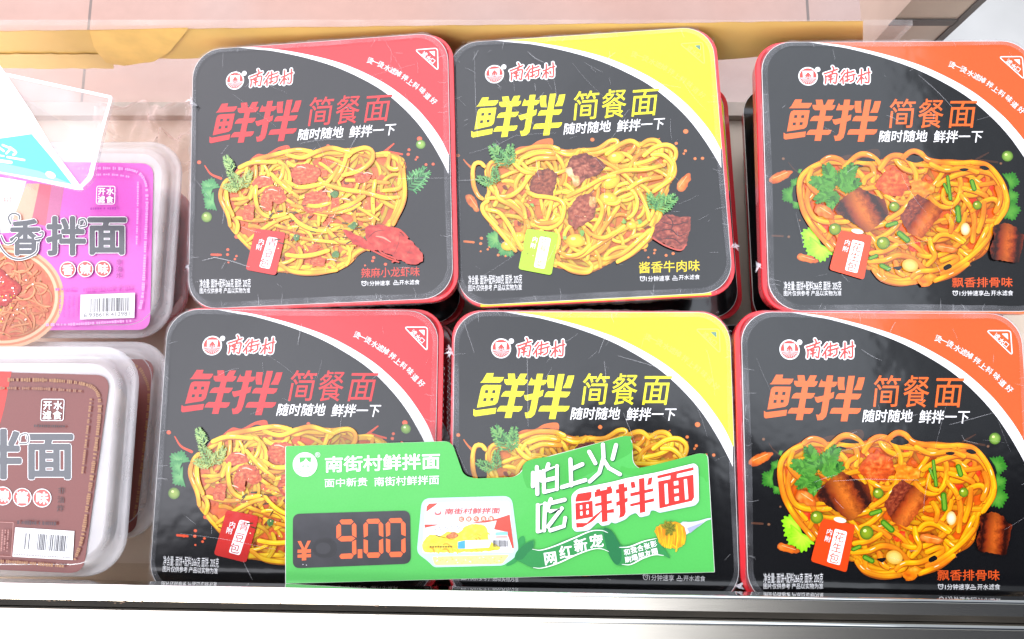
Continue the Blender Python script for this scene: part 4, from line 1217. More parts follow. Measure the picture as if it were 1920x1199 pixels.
def make_box(key):
    global TRAY0
    fl, row = key.split('_')
    band, ink, sub, flap, pic, kind = FLAV[fl]
    mat, c, ex, ey, n = box_frame(key)
    root = empty('noodle_box', INFO[key], 'noodle box', 'noodle boxes with printed lids', mat=mat)
    ROOT[0] = root
    if TRAY0 is None:
        TRAY0 = tray_mesh().build('tray', root)
    else:
        t = TRAY0.copy(); COL.objects.link(t); t.parent = root
    tr = [o for o in root.children if o.name.startswith('tray')][0]
    tr.location = SHIFT[key]
    if fl in PROTO:
        for o in PROTO[fl]:
            q = o.copy(); COL.objects.link(q); q.parent = root
            for ch in list(o.children):
                d = ch.copy(); COL.objects.link(d); d.parent = q
                if ch.name.startswith('caption') and row == 'front' and fl != 'orange':
                    d.location.y = .0036
    else:
        b = MB(); b.prism(rrect(LW, LH, LR), HB - .0007, HB - 1e-5, PLATE)
        lid = b.build('lid', root)
        a = Art(ident, HB); a.poly(rrect(LW - .0004, LH - .0004, LR, 8), INK)
        a.build('ground_print', PRINT, lid)
        star_lid(lid, band, ink, sub); pic(lid)
        fb = MB(); P = .0008
        y = -(LH / 2 + P) - .0003
        fb.prism([(-LW / 2 + .014, y), (LW / 2 - .014, y), (LW / 2 - .014, y + .0033), (-LW / 2 + .014, y + .0033)], HB - .010, HB - .0004, flap)
        f = fb.build('lid_flap', root)
        PROTO[fl] = [lid, f]
    rnd = random.Random(hash(key) % 1000 if False else sum(map(ord, key)))
    cnt = {'yellow_back': 60, 'yellow_front': 34, 'red_back': 38}.get(key, 24)
    a = film_mesh(rnd, cnt, WRAP[key], lidmap(key))
    L = lidmap(key)
    if key == 'red_back':
        seam(a, rnd, -LW / 2 + .0002, -.06, .058); tuft(a, rnd, L((357, 190)), .004); tuft(a, rnd, L((351, 500)), .0035); tuft(a, rnd, L((366, 200)), .002, HB + .001)
    elif key == 'yellow_back':
        tuft(a, rnd, L((1374, 462)), .005); tuft(a, rnd, L((858, 520)), .002)
    elif key == 'orange_back':
        tuft(a, rnd, L((1420, 500)), .004)
    elif key == 'red_front':
        seam(a, rnd, LW / 2 + .0036, -.02, .055); tuft(a, rnd, L((843, 655)), .004); seam(a, rnd, -LW / 2 - .0002, -.082, -.04)
    elif key == 'yellow_front':
        seam(a, rnd, -LW / 2 - .003, 0.0, .062); tuft(a, rnd, L((842, 662)), .004); tuft(a, rnd, L((850, 1100)), .004)
    else:
        seam(a, rnd, -LW / 2 + .0015, .0, .03); tuft(a, rnd, L((1386, 1100)), .004)
    a.build('film_crease_marking', root)
    k = MB(); w0 = rrect(LW, LH, LR, 16); nn = len(w0); dense = []
    for i in range(nn):
        p, q = w0[i], w0[(i + 1) % nn]; m_ = max(1, int(math.hypot(q[0] - p[0], q[1] - p[1]) / .0016))
        dense += [(p[0] + (q[0] - p[0]) * j / m_, p[1] + (q[1] - p[1]) * j / m_) for j in range(m_)]
    rings = []
    sd = rnd.uniform(0, 40)
    for off, zz_, am in ((-.0035, HB + .0014, .0001), (-.0012, HB + .0016, .0004), (.0006, HB + .0008, .0006), (.0017, HB - .003, .0007), (.0019, HB - .0125, .0009)):
        rg = []
        for i, p in enumerate(dense):
            L_ = math.hypot(*p); ux_, uy_ = p[0] / L_, p[1] / L_
            v_ = noise.noise(Vector((p[0] * 420, p[1] * 420, sd + off * 300))) * am + noise.noise(Vector((p[0] * 90, p[1] * 90, sd + 9))) * am
            rg.append((p[0] + (off + v_) * ux_ * 1.15, p[1] + (off + v_) * uy_ * 1.15, zz_ + abs(v_) * .6))
        rings.append(rg)
    k.loft(list(reversed(rings)), WRAPF, False, False, True)
    k.build('film_skirt', root)
    # the box underneath --------------------------------------------------
    dx, dy, da = LOWER[key]
    x, y, an = BOX[key][:3]
    # its height fills the space left under the leaning upper box
    drop = .070 * (abs(math.radians(BOX[key][4])) + abs(math.radians(BOX[key][5])))
    hz = (ZL + BOX[key][3] - HB - drop - .0015) / HB
    NM = {'red': 'red-cornered', 'yellow': 'yellow-cornered', 'orange': 'orange-cornered'}[fl]
    lo = empty('noodle_box', 'red-rimmed black noodle box underneath the %s %s box' % ('back' if row == 'back' else 'front', NM), 'noodle box', 'noodle boxes under the top layer',
               mat=Matrix.Translation((x + dx, y + dy, .0008)) @ Matrix.Rotation(math.radians(an + da), 4, 'Z') @ Matrix.Diagonal((1, 1, hz, 1)))
    t = TRAY0.copy(); COL.objects.link(t); t.parent = lo
    for o in PROTO[fl]:
        q = o.copy(); COL.objects.link(q); q.parent = lo
        for ch in list(o.children):
            if ch.name.startswith(('ground_print', 'corner_panel')):
                d = ch.copy(); COL.objects.link(d); d.parent = q
    return root


for k in ('red_back', 'yellow_back', 'orange_back', 'red_front', 'yellow_front', 'orange_front'):
    make_box(k)


# ------------------------------------------------------------------ price card
def make_card():
    zc = ZL + 0.0052
    o0 = at(935, 960, zc)
    root = empty('price_card', 'green die-cut price card with orange digits 9.00 lying across the front noodle boxes', 'price card', loc=o0)

    def m(p):
        q = at(p[0], p[1], zc) - o0
        return (q.x, q.y)
    z = zoom(.4479, 500, 810)
    pts = rounded(z((78, 60), (757, 39), (778, 56), (822, 182), (868, 196), (1034, 190), (1062, 172), (1086, 128), (1500, 16), (1530, 32), (1534, 128), (1562, 158), (1815, 89), (1848, 96), (1876, 588), (78, 636)),
                  [3, 14, 14, 16, 20, 16, 10, 16, 12, 9, 12, 10, 14, 12, 2, 2], 6)
    b = MB(); b.prism([m(p) for p in pts], -.0011, -.0001, PLATE); board = b.build('board', root)
    a = Art(m, 0.0, 4e-6)
    green = C(84, 194, 88); dk = C(20, 110, 62)
    def inset(q, d):
        cx = sum(p[0] for p in q) / len(q); cy = sum(p[1] for p in q) / len(q)
        return [(x + (cx - x) / math.hypot(cx - x, cy - y) * d, y + (cy - y) / math.hypot(cx - x, cy - y) * d) for x, y in q]
    a.poly(inset(pts, 1.0), green)
    # swooping lighter bands of the printed ground
    z7 = zoom(.1797, 985, 815)
    a.poly(catmull(z7((0, 290), (400, 200), (1040, 15), (1100, 60), (1110, 180), (900, 300), (500, 480), (100, 560), (0, 520)), 6, True), C(70, 180, 72))
    a.poly(catmull(z7((1000, 330), (1180, 350), (1800, 210), (1890, 240), (1900, 500), (1800, 420), (1400, 420), (1050, 420)), 6, True), C(74, 186, 74))
    a.build('ground_print', CARD, board)
    # brand line
    b = Art(m, 2e-4, 4e-6)
    ze = zoom(.15104, 545, 840)
    c = ze((180, 208))[0]
    b.ell(c, 23, 23, WHITE, n=36)
    g = green
    b.poly(ze((108, 118), (258, 118), (250, 185), (215, 165), (190, 130), (165, 165), (115, 190)), g)
    b.poly(ze((140, 236), (160, 205), (165, 238)), g); b.poly(ze((205, 238), (212, 205), (232, 236)), g)
    for k in range(9):
        an = math.radians(18 + k * 18); p0 = (c[0] + 11 * math.cos(an), c[1] + 6 + 6 * math.sin(an)); p1 = (c[0] + 22 * math.cos(an), c[1] + 22 * math.sin(an))
        b.stroke([p0, p1], 1.1, g, smoothp=False, cap=False)
    b.char('®', ze((347, 85))[0], 13, 0, WHITE)
    b.build('brand_emblem', CARD, board)
    b = Art(m, 2e-4, 4e-6)
    b.text('南街村鲜拌面', ze((432, 305))[0], (214, -7), (0, -29), WHITE, 0.022)
    b.text('面中新贵', ze((424, 490))[0], (80, -2.5), (0, -16), WHITE, 0.008); b.text('南街村鲜拌面', ze((1040, 478))[0], (121, -4), (0, -17), WHITE, 0.008)
    # slogan, soft round strokes with a printed drop shade
    sl_ = ([[(80, 400), (78, 540)], [(120, 340), (125, 620)], [(150, 390), (165, 480)], [(240, 310), (225, 360)], [(195, 600), (190, 380), (330, 330), (328, 570), (195, 600)], [(200, 480), (325, 450)],
            [(470, 260), (478, 530)], [(480, 360), (595, 310)], [(380, 550), (625, 475)], [(665, 180), (730, 300)], [(945, 110), (908, 255)], [(808, 105), (815, 240), (770, 400), (670, 490)], [(818, 270), (870, 350), (985, 415)],
            [(130, 1010), (130, 735), (205, 720), (195, 1000), (130, 1010)], [(265, 675), (225, 790)], [(265, 715), (410, 680)], [(260, 800), (380, 770), (235, 960), (260, 1000), (400, 955), (415, 870)]])
    for s in sl_:
        b.stroke([(x + 1.6, y + 1.8) for x, y in z7(*s)], 7.4, dk, smoothp=False)
    for s in sl_:
        b.stroke(z7(*s), 7.4, WHITE, smoothp=False)
        for p in z7(*s)[1:-1]:
            b.ell(p, 3.7, 3.7, WHITE, n=10)
    # red words on a white shape
    back = z7((508, 600), (560, 565), (930, 488), (1055, 455), (1370, 395), (1760, 300), (1798, 330), (1806, 690), (1765, 735), (1390, 812), (1345, 785), (1302, 785), (1292, 835), (1190, 860), (1150, 808), (1085, 835), (1040, 880), (930, 925), (892, 905), (872, 935), (790, 950), (755, 905), (660, 995), (520, 1010), (488, 975), (480, 640))
    b.poly(rounded([(x + .8, y + 1.2) for x, y in back], 4), C(190, 205, 225)); b.poly(rounded(back, 4), WHITE)
    red = C(228, 50, 42)
    for s in ([(545, 618), (690, 595), (690, 650), (665, 690), (520, 702), (525, 660)], [(520, 718), (700, 690), (706, 860), (525, 892)], [(528, 922), (640, 922), (715, 850), (795, 788), (797, 802), (705, 902), (600, 966), (532, 972)],
              [(720, 600), (905, 560), (905, 612), (722, 655)], [(735, 575), (778, 566), (785, 605), (740, 612)], [(848, 548), (893, 538), (898, 585), (850, 590)], [(785, 600), (850, 590), (857, 905), (797, 915)], [(725, 722), (900, 684), (903, 716), (728, 750)], [(850, 790), (922, 772), (924, 815), (850, 820)],
              [(940, 575), (1062, 545), (1064, 590), (945, 618)], [(968, 520), (1030, 508), (1046, 810), (1028, 852), (975, 872), (985, 815)], [(945, 705), (1066, 658), (1066, 700), (948, 748)],
              [(1095, 498), (1136, 490), (1150, 552), (1105, 562)], [(1282, 455), (1325, 445), (1312, 520), (1268, 530)], [(1182, 462), (1240, 452), (1250, 808), (1192, 820)], [(1092, 612), (1332, 560), (1333, 592), (1095, 648)], [(1092, 725), (1340, 664), (1342, 697), (1092, 752)],
              [(1375, 430), (1752, 340), (1752, 372), (1375, 460)], [(1512, 420), (1580, 408), (1575, 470), (1508, 480)], [(1382, 490), (1750, 418), (1758, 655), (1735, 692), (1396, 772)]):
        b.poly(z7(*s), red)
    for s in ([(568, 740), (592, 736), (594, 778), (570, 782)], [(634, 730), (658, 726), (659, 768), (636, 772)], [(570, 805), (594, 800), (596, 842), (573, 846)], [(635, 795), (658, 790), (660, 830), (637, 835)],
              [(1448, 516), (1480, 510), (1491, 720), (1458, 728)], [(1650, 470), (1682, 463), (1698, 672), (1665, 680)], [(1545, 490), (1592, 482), (1594, 525), (1548, 533)], [(1548, 572), (1594, 564), (1597, 606), (1551, 614)], [(1553, 652), (1598, 644), (1600, 686), (1556, 694)]):
        b.poly(rounded(z7(*s), .8, 2), WHITE)
    # ribbon with words
    zr = zoom(.17188, 1000, 980)
    rib = catmull(zr((-190, 330), (-110, 240), (0, 190), (10, 240), (0, 300), (120, 290), (300, 210), (520, 130), (660, 80), (760, 60), (840, 80), (900, 160), (960, 250), (1100, 230), (1340, 165), (1360, 210), (1430, 290), (1490, 390), (1420, 360), (1300, 350), (1150, 400), (1000, 460), (900, 460), (840, 380), (790, 300), (690, 280), (560, 320), (350, 410), (180, 480), (40, 500), (-40, 480), (-140, 430), (-200, 400)), 4, True)
    b.poly(rib, C(50, 148, 76)); b.poly(catmull(zr((760, 70), (840, 80), (900, 160), (950, 260), (960, 380), (930, 455), (880, 440), (830, 360), (800, 280)), 4, True), C(30, 120, 68))
    b.poly(catmull(zr((-190, 335), (-110, 250), (-10, 200), (0, 240), (-10, 290), (-60, 330), (-120, 400), (-200, 400)), 4, True), C(38, 130, 72))
    for s in ([(-10, 290), (80, 300), (220, 260), (440, 170), (620, 95), (740, 85), (810, 110)], [(0, 490), (90, 495), (260, 445), (480, 345), (640, 290), (740, 285), (820, 315)], [(935, 270), (1050, 262), (1200, 205), (1340, 172)], [(965, 455), (1060, 455), (1200, 385), (1320, 350), (1420, 358)]):
        b.stroke(zr(*s), lambda t: 0.8 + 1.8 * math.sin(math.pi * t), WHITE)
    for ch, p, sz in (('网', (185, 385), 26), ('红', (355, 320), 26), ('新', (515, 245), 26), ('宠', (685, 200), 27)):
        b.char(ch, zr(p)[0], sz, math.radians(-8), WHITE, 0.025)
    for s, x, y in (('和我合张影', 1020, 320), ('刷爆朋友圈', 1030, 400)):
        for i, ch in enumerate(s):
            b.char(ch, zr((x + 72 * i, y - 22 * i))[0], 12.5, math.radians(-12), WHITE, 0.02)
    b.build('lettering', CARD, board)
    # noodles on a fork
    f = Art(m, 5.5e-4, 4e-6)
    f.stroke(zr((1650, 60), (1720, 40), (1800, 10), (1880, -30), (1930, -42)), lambda t: 22 * (1 - t) ** 1.5 + 3, C(215, 220, 238)); f.stroke(zr((1690, 90), (1760, 50), (1850, 0)), lambda t: 10 * (1 - t) + 1, C(170, 175, 205), cap=False)
    rn = random.Random(3); nc = (C(205, 120, 5), C(248, 190, 10), C(255, 225, 50))
    f.blob(zr((1330, 60), (1380, 30), (1440, 0), (1520, -10), (1620, 20), (1665, 100), (1650, 200), (1620, 250), (1560, 280), (1480, 270), (1400, 250), (1370, 200), (1330, 130)), sauce(C(190, 100, 5), C(240, 160, 10), C(250, 200, 30), 2, .2), 8)
    for i in range(16):
        x = 1350 + 19 * i; f.strand(zr((x, 60 - 60 * math.sin(i / 15 * 3.1) + rn.uniform(-10, 10)), (x + 15, 150), (x + rn.uniform(-10, 20), 240 + 45 * math.sin(i / 15 * 3.1))), 4.2, nc, rn.uniform(.85, 1.05), i)
    for s in ([(1380, 150), (1420, 220), (1360, 280)], [(1500, 230), (1560, 280), (1550, 320)]):
        f.strand(zr(*s), 3.6, nc, 1, 4)
    for k in range(7):
        feather(f, zr((1470, 60))[0], math.radians(-160 + 45 * k), 12, rn, (C(70, 75, 10), C(110, 115, 20), C(160, 160, 40)), 1)
    f.build('fork_picture', CARD, board)
    # picture of a tray
    t = Art(m, 2e-4, 4e-6); zq = zoom(.13342, 770, 920)
    cy = C(200, 240, 232)
    t.poly(catmull(zq((1500, 700), (1590, 640), (1610, 760), (1560, 920), (1450, 1030), (1340, 1060), (1380, 980)), 4, True), C(50, 155, 78))
    t.poly(rounded(zq((160, 110), (1420, 75), (1525, 900), (1300, 1055), (330, 1080), (230, 980), (85, 880)), [16, 16, 18, 6, 6, 10, 16]), cy)
    t.poly(rounded(zq((215, 175), (1385, 150), (1450, 870), (165, 880)), 5), WHITE)
    t.poly(rounded(zq((300, 930), (1390, 900), (1290, 1030), (340, 1050)), 4), C(245, 235, 150))
    for i in range(60):
        p = zq((rn.uniform(340, 1330), rn.uniform(935, 1025)))[0]; t.ell(p, 1.4, .8, rn.choice((C(235, 215, 120), C(225, 190, 90), WHITE)), n=6)
    rd = C(228, 85, 70)
    t.poly(zq((220, 300), (225, 225), (260, 185), (385, 180)), rd); t.poly(zq((195, 478), (410, 478), (198, 525)), rd)
    t.poly(zq((820, 462), (1000, 430), (1200, 400), (1390, 338), (1450, 810), (1430, 815), (1370, 640), (1350, 580), (1170, 545), (1210, 420), (1060, 450)), rd)
    t.blob(zq((170, 840), (200, 680), (300, 620), (420, 640), (520, 580), (640, 590), (720, 560), (770, 500), (900, 470), (1030, 490), (1090, 600), (1090, 680), (1250, 820), (900, 860), (400, 870)), sauce(C(240, 195, 40), C(252, 228, 70), C(255, 240, 140), 3, .12), 12)
    for i in range(26):
        p = zq((rn.uniform(220, 1000), rn.uniform(620, 840)))[0]; an = rn.uniform(-1, 1)
        t.strand([p, (p[0] + 8 * math.cos(an), p[1] + 8 * math.sin(an)), (p[0] + 16 * math.cos(an + .6), p[1] + 14 * math.sin(an + .6))], 3, (C(225, 170, 30), C(252, 225, 60), C(255, 240, 130)), 1, i)
    t.blob(zq((480, 650), (570, 580), (650, 600), (680, 640), (590, 680)), meat_fn(C(170, 80, 50), C(215, 130, 80), C(240, 180, 130), 2, .3), 4)
    t.poly(zq((660, 720), (770, 700), (1150, 690), (1100, 800), (770, 820)), WHITE); t.poly(rounded(zq((665, 725), (765, 700), (768, 815), (665, 818)), 1), C(80, 175, 230))
    for i in range(13):
        x = 1165 + 16 * i; t.stroke(zq((x, 698), (x + 4, 790)), rn.choice((.6, 1.0, 1.4)), C(70, 70, 75), smoothp=False, cap=False)
    t.poly(zq((1190, 590), (1362, 578), (1364, 622), (1190, 630)), C(150, 220, 235))
    for i in range(3):
        t.stroke(zq((1195, 645 + i * 12), (1355, 640 + i * 12)), .7, C(235, 130, 110), smoothp=False, cap=False)
    t.text('南街村鲜拌面', zq((475, 340))[0], (103, -2.2), (0, -11.5), C(232, 95, 95), 0.02, 2)
    t.ell(zq((382, 315))[0], 6.5, 4.5, C(235, 120, 120)); t.ell(zq((382, 302))[0], 4, 2.5, WHITE)
    for i, ch in enumerate('红烧牛肉味'):
        p = zq((712 + 104 * i, 403 - 2 * i))[0]; t.ell(p, 5.4, 5.0, C(232, 120, 80)); t.char(ch, p, 7, 0, WHITE)
    for i in range(5):
        p = zq((300 + i * 85, 540 - i * 6))[0]; t.stroke([p, (p[0] + 4, p[1] - 3), (p[0] + 3, p[1] + 3), (p[0] + 8, p[1])], .8, C(60, 80, 110))
    for i in range(9):
        p = zq((270 + i * 36, 790))[0]; t.stroke([p, (p[0] + 3.2, p[1])], 2.4, C(120, 100, 40), smoothp=False, cap=False)
    t.build('tray_picture', CARD, board)
    # digit panel
    zd = zoom(.13542, 540, 930)
    p = MB(); pan = rounded(zd((68, 250), (1690, 203), (1702, 940), (68, 1005)), 14, 8)
    p.prism([m(q) for q in pan], 2e-5, 3.0e-4, PANEL); po = p.build('digit_panel', root)
    d = Art(m, 3.6e-4, 4e-6); og = C(246, 110, 60)
    sm = [zd((505, 720))[0]]
    d.ell(sm[0], 23, 19, (0.020, 0.020, 0.022), n=24); d.ell((sm[0][0] - 2, sm[0][1] + 1), 14, 11, (0.033, 0.033, 0.037), n=20)
    nine = [[(715, 350), (740, 328), (880, 325), (910, 358), (870, 395), (745, 395)], [(672, 420), (708, 385), (735, 410), (738, 545), (680, 595), (672, 575)], [(920, 370), (948, 405), (950, 580), (890, 545), (887, 405)], [(690, 600), (745, 560), (885, 555), (935, 590), (880, 628), (735, 632)], [(945, 605), (950, 800), (915, 820), (890, 790), (890, 635)], [(712, 835), (740, 803), (880, 795), (912, 825), (885, 868), (735, 872)]]
    zero = [[(1085, 345), (1110, 320), (1255, 316), (1280, 350), (1250, 385), (1115, 385)], [(1045, 400), (1082, 362), (1108, 392), (1108, 550), (1052, 578)], [(1048, 600), (1108, 618), (1108, 780), (1085, 805), (1050, 775)], [(1285, 358), (1320, 395), (1322, 570), (1262, 545), (1258, 385)], [(1318, 590), (1322, 780), (1298, 805), (1262, 775), (1262, 620)], [(1090, 815), (1115, 785), (1255, 782), (1285, 812), (1255, 855), (1115, 858)]]
    yen = [[(135, 627), (182, 624), (228, 725), (273, 622), (320, 620), (258, 745), (198, 745)], [(135, 745), (320, 738), (320, 785), (135, 792)], [(135, 814), (320, 802), (320, 848), (135, 856)], [(195, 740), (258, 738), (255, 890), (195, 896)]]
    for s in nine + zero + [[(x + 309, y - 10) for x, y in q] for q in zero] + [[(968, 740), (1030, 738), (1032, 860), (968, 862)]]:
        d.poly(zd(*[(x + (6 if False else 0), y) for x, y in s]), og)
    for s in yen:
        d.poly(zd(*s), og)
    for x, y in ((210, 950), (258, 958)):
        d.ell(zd((x, y))[0], 1.0, 1.0, C(220, 220, 225), n=8)
    d.build('digits', CARD, po)


PANEL = plain('dark_panel_plastic', (0.030, 0.030, 0.034), 0.25, 0.5, coat=0.3, var=0.2, scale=90)
make_card()


# ------------------------------------------------------------------ plastic trays on the left
TUB = clear_mat('tray_plastic', (0.90, 0.87, 0.89), 0.30, 0.15, 0.3)
CAKE = plain('noodle_cake', (0.72, 0.58, 0.44), 0.6, var=0.25, scale=160, bmp=0.002, bscale=220)
CAKER = plain('red_noodle_cake', (0.55, 0.06, 0.07), 0.5, var=0.3, scale=120, bmp=0.001, bscale=120)


def tray_at(label, xr, yt, yb, z, w, group, cake=CAKE, tub=None, zb=0.0006):
    zp = z + .0083
    a, b = at(xr, yt, z + .002), at(xr, yb, z + .002)
    h = a.y - b.y; X = at(xr, (yt + yb) / 2, z + .002).x
    root = empty('plastic_tray', label, 'food tray', group, loc=(X - w / 2, (a.y + b.y) / 2, 0))
    t = MB()
    t.loft([ring(w * .78, h * .74, .018, zb), ring(w * .81, h * .78, .02, zb + .003), ring(w * .90, h * .88, .022, z - .004), ring(w - .006, h - .006, .0225, z - .0005), ring(w, h, .024, z)], tub or TUB, True, False, False)
    t.build('tub', root)
    n = MB(); n.prism(rrect(w * .76, h * .72, .02), zb + .004, z - .008, cake); n.build('noodle_cake', root)
    l = MB()
    l.loft([ring(w, h, .024, z + .0002), ring(w, h, .024, z + .0016), ring(w - .003, h - .003, .023, z + .0022), ring(w - .009, h - .009, .0215, z + .0022), ring(w - .012, h - .012, .0205, z + .0068), ring(w - .016, h - .016, .0195, z + .0084), ring(w - .022, h - .022, .0175, z + .0078)], LIDP, False, False, True)
    lo = l.build('lid', root)
    p = MB(); p.prism(rrect(w - .0222, h - .0222, .0172), z + .0070, z + .0078, PANEP); p.build('lid_panel', lo)
    o = Vector((X - w / 2, (a.y + b.y) / 2, 0))

    def m(q):
        v = at(q[0], q[1], zp) - o
        return (v.x, v.y)
    return root, lo, m, zp


def edge_marks(a, pts, col, rnd, w=5, every=3.2, gap=1.4):
    """illegible small print that runs round a label"""
    q = catmull(pts, 1.0)
    i = 0
    while i < len(q) - 4:
        L = rnd.choice((2, 3, 3, 4)); p = q[i]; e = q[min(len(q) - 1, i + L)]
        a.stroke([p, e], w * rnd.uniform(.6, 1.0), col, smoothp=False, cap=False)
        i += L + (1 if rnd.random() < .8 else 4)


def barcode(a, quad, rnd, digits, col=(0.06, 0.06, 0.07)):
    (x0, y0), (x1, y1), (x2, y2), (x3, y3) = quad
    a.poly(quad, WHITE)

    def pt(u, v):
        return (x0 + (x1 - x0) * u + (x3 - x0) * v, y0 + (y1 - y0) * u + (y3 - y0) * v)
    u = 0.17
    while u < 0.91:
        w = rnd.choice((.008, .008, .014, .02)); a.poly([pt(u, .17), pt(u + w, .17), pt(u + w, .72), pt(u, .72)], col); u += w + rnd.choice((.007, .012, .018))
    if digits:
        o = pt(.07, .92); e = pt(.91, .92)
        a.text(digits, o, (e[0] - o[0], e[1] - o[1]), (0, -(y3 - y0) * .17), (0.12, 0.12, 0.13))


def outlined(a, ch, x0, y0, x1, y1, col, out, d):
    w = x1 - x0
    vs, fs = glyphs(ch)
    ax = min(v[0] for v in vs); bx = max(v[0] for v in vs); ay = min(v[1] for v in vs); by = max(v[1] for v in vs)
    P = [(x0 + (x - ax) / (bx - ax) * w, y1 - (y - ay) / (by - ay) * (y1 - y0)) for x, y in vs]
    a.heavy(P, fs, out, d + 1.3); a.up(3); a.heavy(P, fs, out, d + .7); a.up(3); a.heavy(P, fs, col, d)


def stamp(a, x0, y0, x1, y1, skew=0):
    fr = rounded([(x0 + skew, y0), (x1 + skew, y0), (x1, y1), (x0, y1)], 4, 4)
    a.stroke(fr + [fr[0]], 1.4, WHITE, smoothp=False, cap=False)
    w, h = (x1 - x0), (y1 - y0)
    for ch, u, v in (('开', .28, .28), ('水', .74, .28), ('滤', .27, .74), ('食', .73, .74)):
        a.char(ch, (x0 + w * u + skew * (1 - v), y0 + h * v), h * .43, 0, WHITE, 0.03)


def roundels(a, items, r):
    for ch, c in items:
        a.ell(c, r + 1.6, r + 1.6, WHITE, n=24); a.ell(c, r, r, C(222, 95, 88), n=24); a.char(ch, c, r * 1.5, 0, WHITE, 0.035)


rn = random.Random(31)
GREY = (0.085, 0.09, 0.10)
# lowest, hidden under the pink one
tray_at('red-filled clear tray peeking out from under the magenta tray', 356, 352, 612, .030, .16, 'plastic noodle trays', CAKER, RED)
root, lo, m, zp = tray_at('clear noodle tray with magenta label, behind the brown labelled trays', 331, 266, 634, .070, .178, 'plastic noodle trays', zb=.0395)
z = zoom(.30035, 0, 280)
a = Art(m, zp, 4e-6)
mag = C(232, 104, 208)
a.poly(rounded([(-150, 300), (288, 307), (281, 619), (-160, 620)], 24, 8), mag)
a.up(4)
a.poly(z((-300, 130), (165, 200), (60, 520), (-300, 560)), WHITE); a.poly(z((165, 215), (247, 215), (195, 460), (80, 440)), C(246, 190, 160)); a.poly(z((247, 215), (322, 225), (285, 480), (195, 460)), C(232, 110, 130)); a.poly(z((322, 225), (400, 235), (370, 430), (285, 480)), C(212, 120, 165))
c = z((20, 920))[0]
a.ell(c, 114, 98, C(240, 190, 150), n=48); a.ell(c, 108, 92, C(225, 140, 100), n=48); a.ell(c, 103, 88, C(245, 205, 165), n=48); a.ell(c, 97, 83, C(215, 120, 75), n=48)
bowl = [(c[0] + 94 * math.cos(t * .2618), c[1] + 80 * math.sin(t * .2618)) for t in range(24)]
a.blob(bowl, sauce(C(150, 50, 35), C(222, 110, 75), C(245, 175, 120), 5, .09), 20, 4)
field_noodles(a, bowl, 120, 4.4, (C(190, 90, 50), C(235, 150, 95), C(250, 200, 145)), rn, (.7, 1.05), (6, 14), kmax=1 / 14.0)
a.blob([(c[0] - 20 + 48 * math.cos(t * .5236) * rn.uniform(.8, 1.2), c[1] - 18 + 36 * math.sin(t * .5236) * rn.uniform(.8, 1.2)) for t in range(12)], meat_fn(C(150, 20, 20), C(215, 50, 45), C(245, 130, 90), 4, .16), 10)
for i in range(90):
    p = (c[0] + rn.gauss(0, 38), c[1] + rn.gauss(-5, 32))
    if inside(p, bowl):
        a.ell(p, rn.uniform(.8, 2.2), rn.uniform(.8, 1.8), rn.choice((WHITE, WHITE, C(255, 215, 40), C(205, 40, 35), C(120, 90, 40))), n=8)
a.up(6)
outlined(a, '香', *z((72, 445))[0], *z((255, 660))[0], GREY, WHITE, 2.2); outlined(a, '拌', *z((300, 428))[0], *z((535, 660))[0], GREY, WHITE, 2.4); outlined(a, '面', *z((560, 436))[0], *z((788, 655))[0], GREY, WHITE, 2.4)
curls = ([(15, 545), (40, 590), (80, 590), (110, 560)], [(75, 470), (60, 430), (85, 405), (125, 415), (130, 440)], [(230, 560), (270, 550), (275, 520), (255, 525)], [(505, 490), (545, 480), (535, 440), (500, 445), (498, 470)], [(-10, 480), (0, 590), (60, 670), (140, 690), (230, 650), (245, 590)])
for w_, cc in ((5.6, WHITE), (2.8, GREY)):
    for s in curls:
        a.stroke(z(*s), w_, cc)
a.up(4)
roundels(a, list(zip('香辣味', z((430, 755), (540, 752), (650, 750)))), 13.5)
stamp(a, *z((608, 236))[0], *z((722, 347))[0], 1.0)
for i, ch in enumerate('非油炸'):
    a.char(ch, z((750, 708 + 42 * i))[0], 11.5, 0, C(150, 60, 140))
a.char('村', z((52, 325))[0], 20, 0, C(240, 160, 150))
barcode(a, z((512, 912), (850, 900), (846, 1056), (508, 1066)), rn, '6 938618 412981')
soft = C(250, 170, 232)
edge_marks(a, z((500, 128), (700, 125), (840, 140), (905, 190), (925, 300), (915, 600), (900, 900), (880, 1010)), soft, rn, 6)
edge_marks(a, z((520, 170), (700, 165), (820, 180)), soft, rn, 4); edge_marks(a, z((870, 210), (868, 400), (862, 600)), soft, rn, 4); edge_marks(a, z((300, 1100), (500, 1095), (840, 1075)), soft, rn, 6)
edge_marks(a, z((575, 378), (745, 376)), C(190, 70, 180), rn, 5); edge_marks(a, z((530, 885), (840, 870)), C(215, 80, 190), rn, 7); edge_marks(a, z((360, 880), (480, 880)), C(220, 80, 195), rn, 5)
for i in range(4):
    edge_marks(a, z((390 + 30 * i, 920), (385 + 30 * i, 1060)), C(222, 85, 200), rn, 3)
a.build('label_sheet', LABEL, lo)

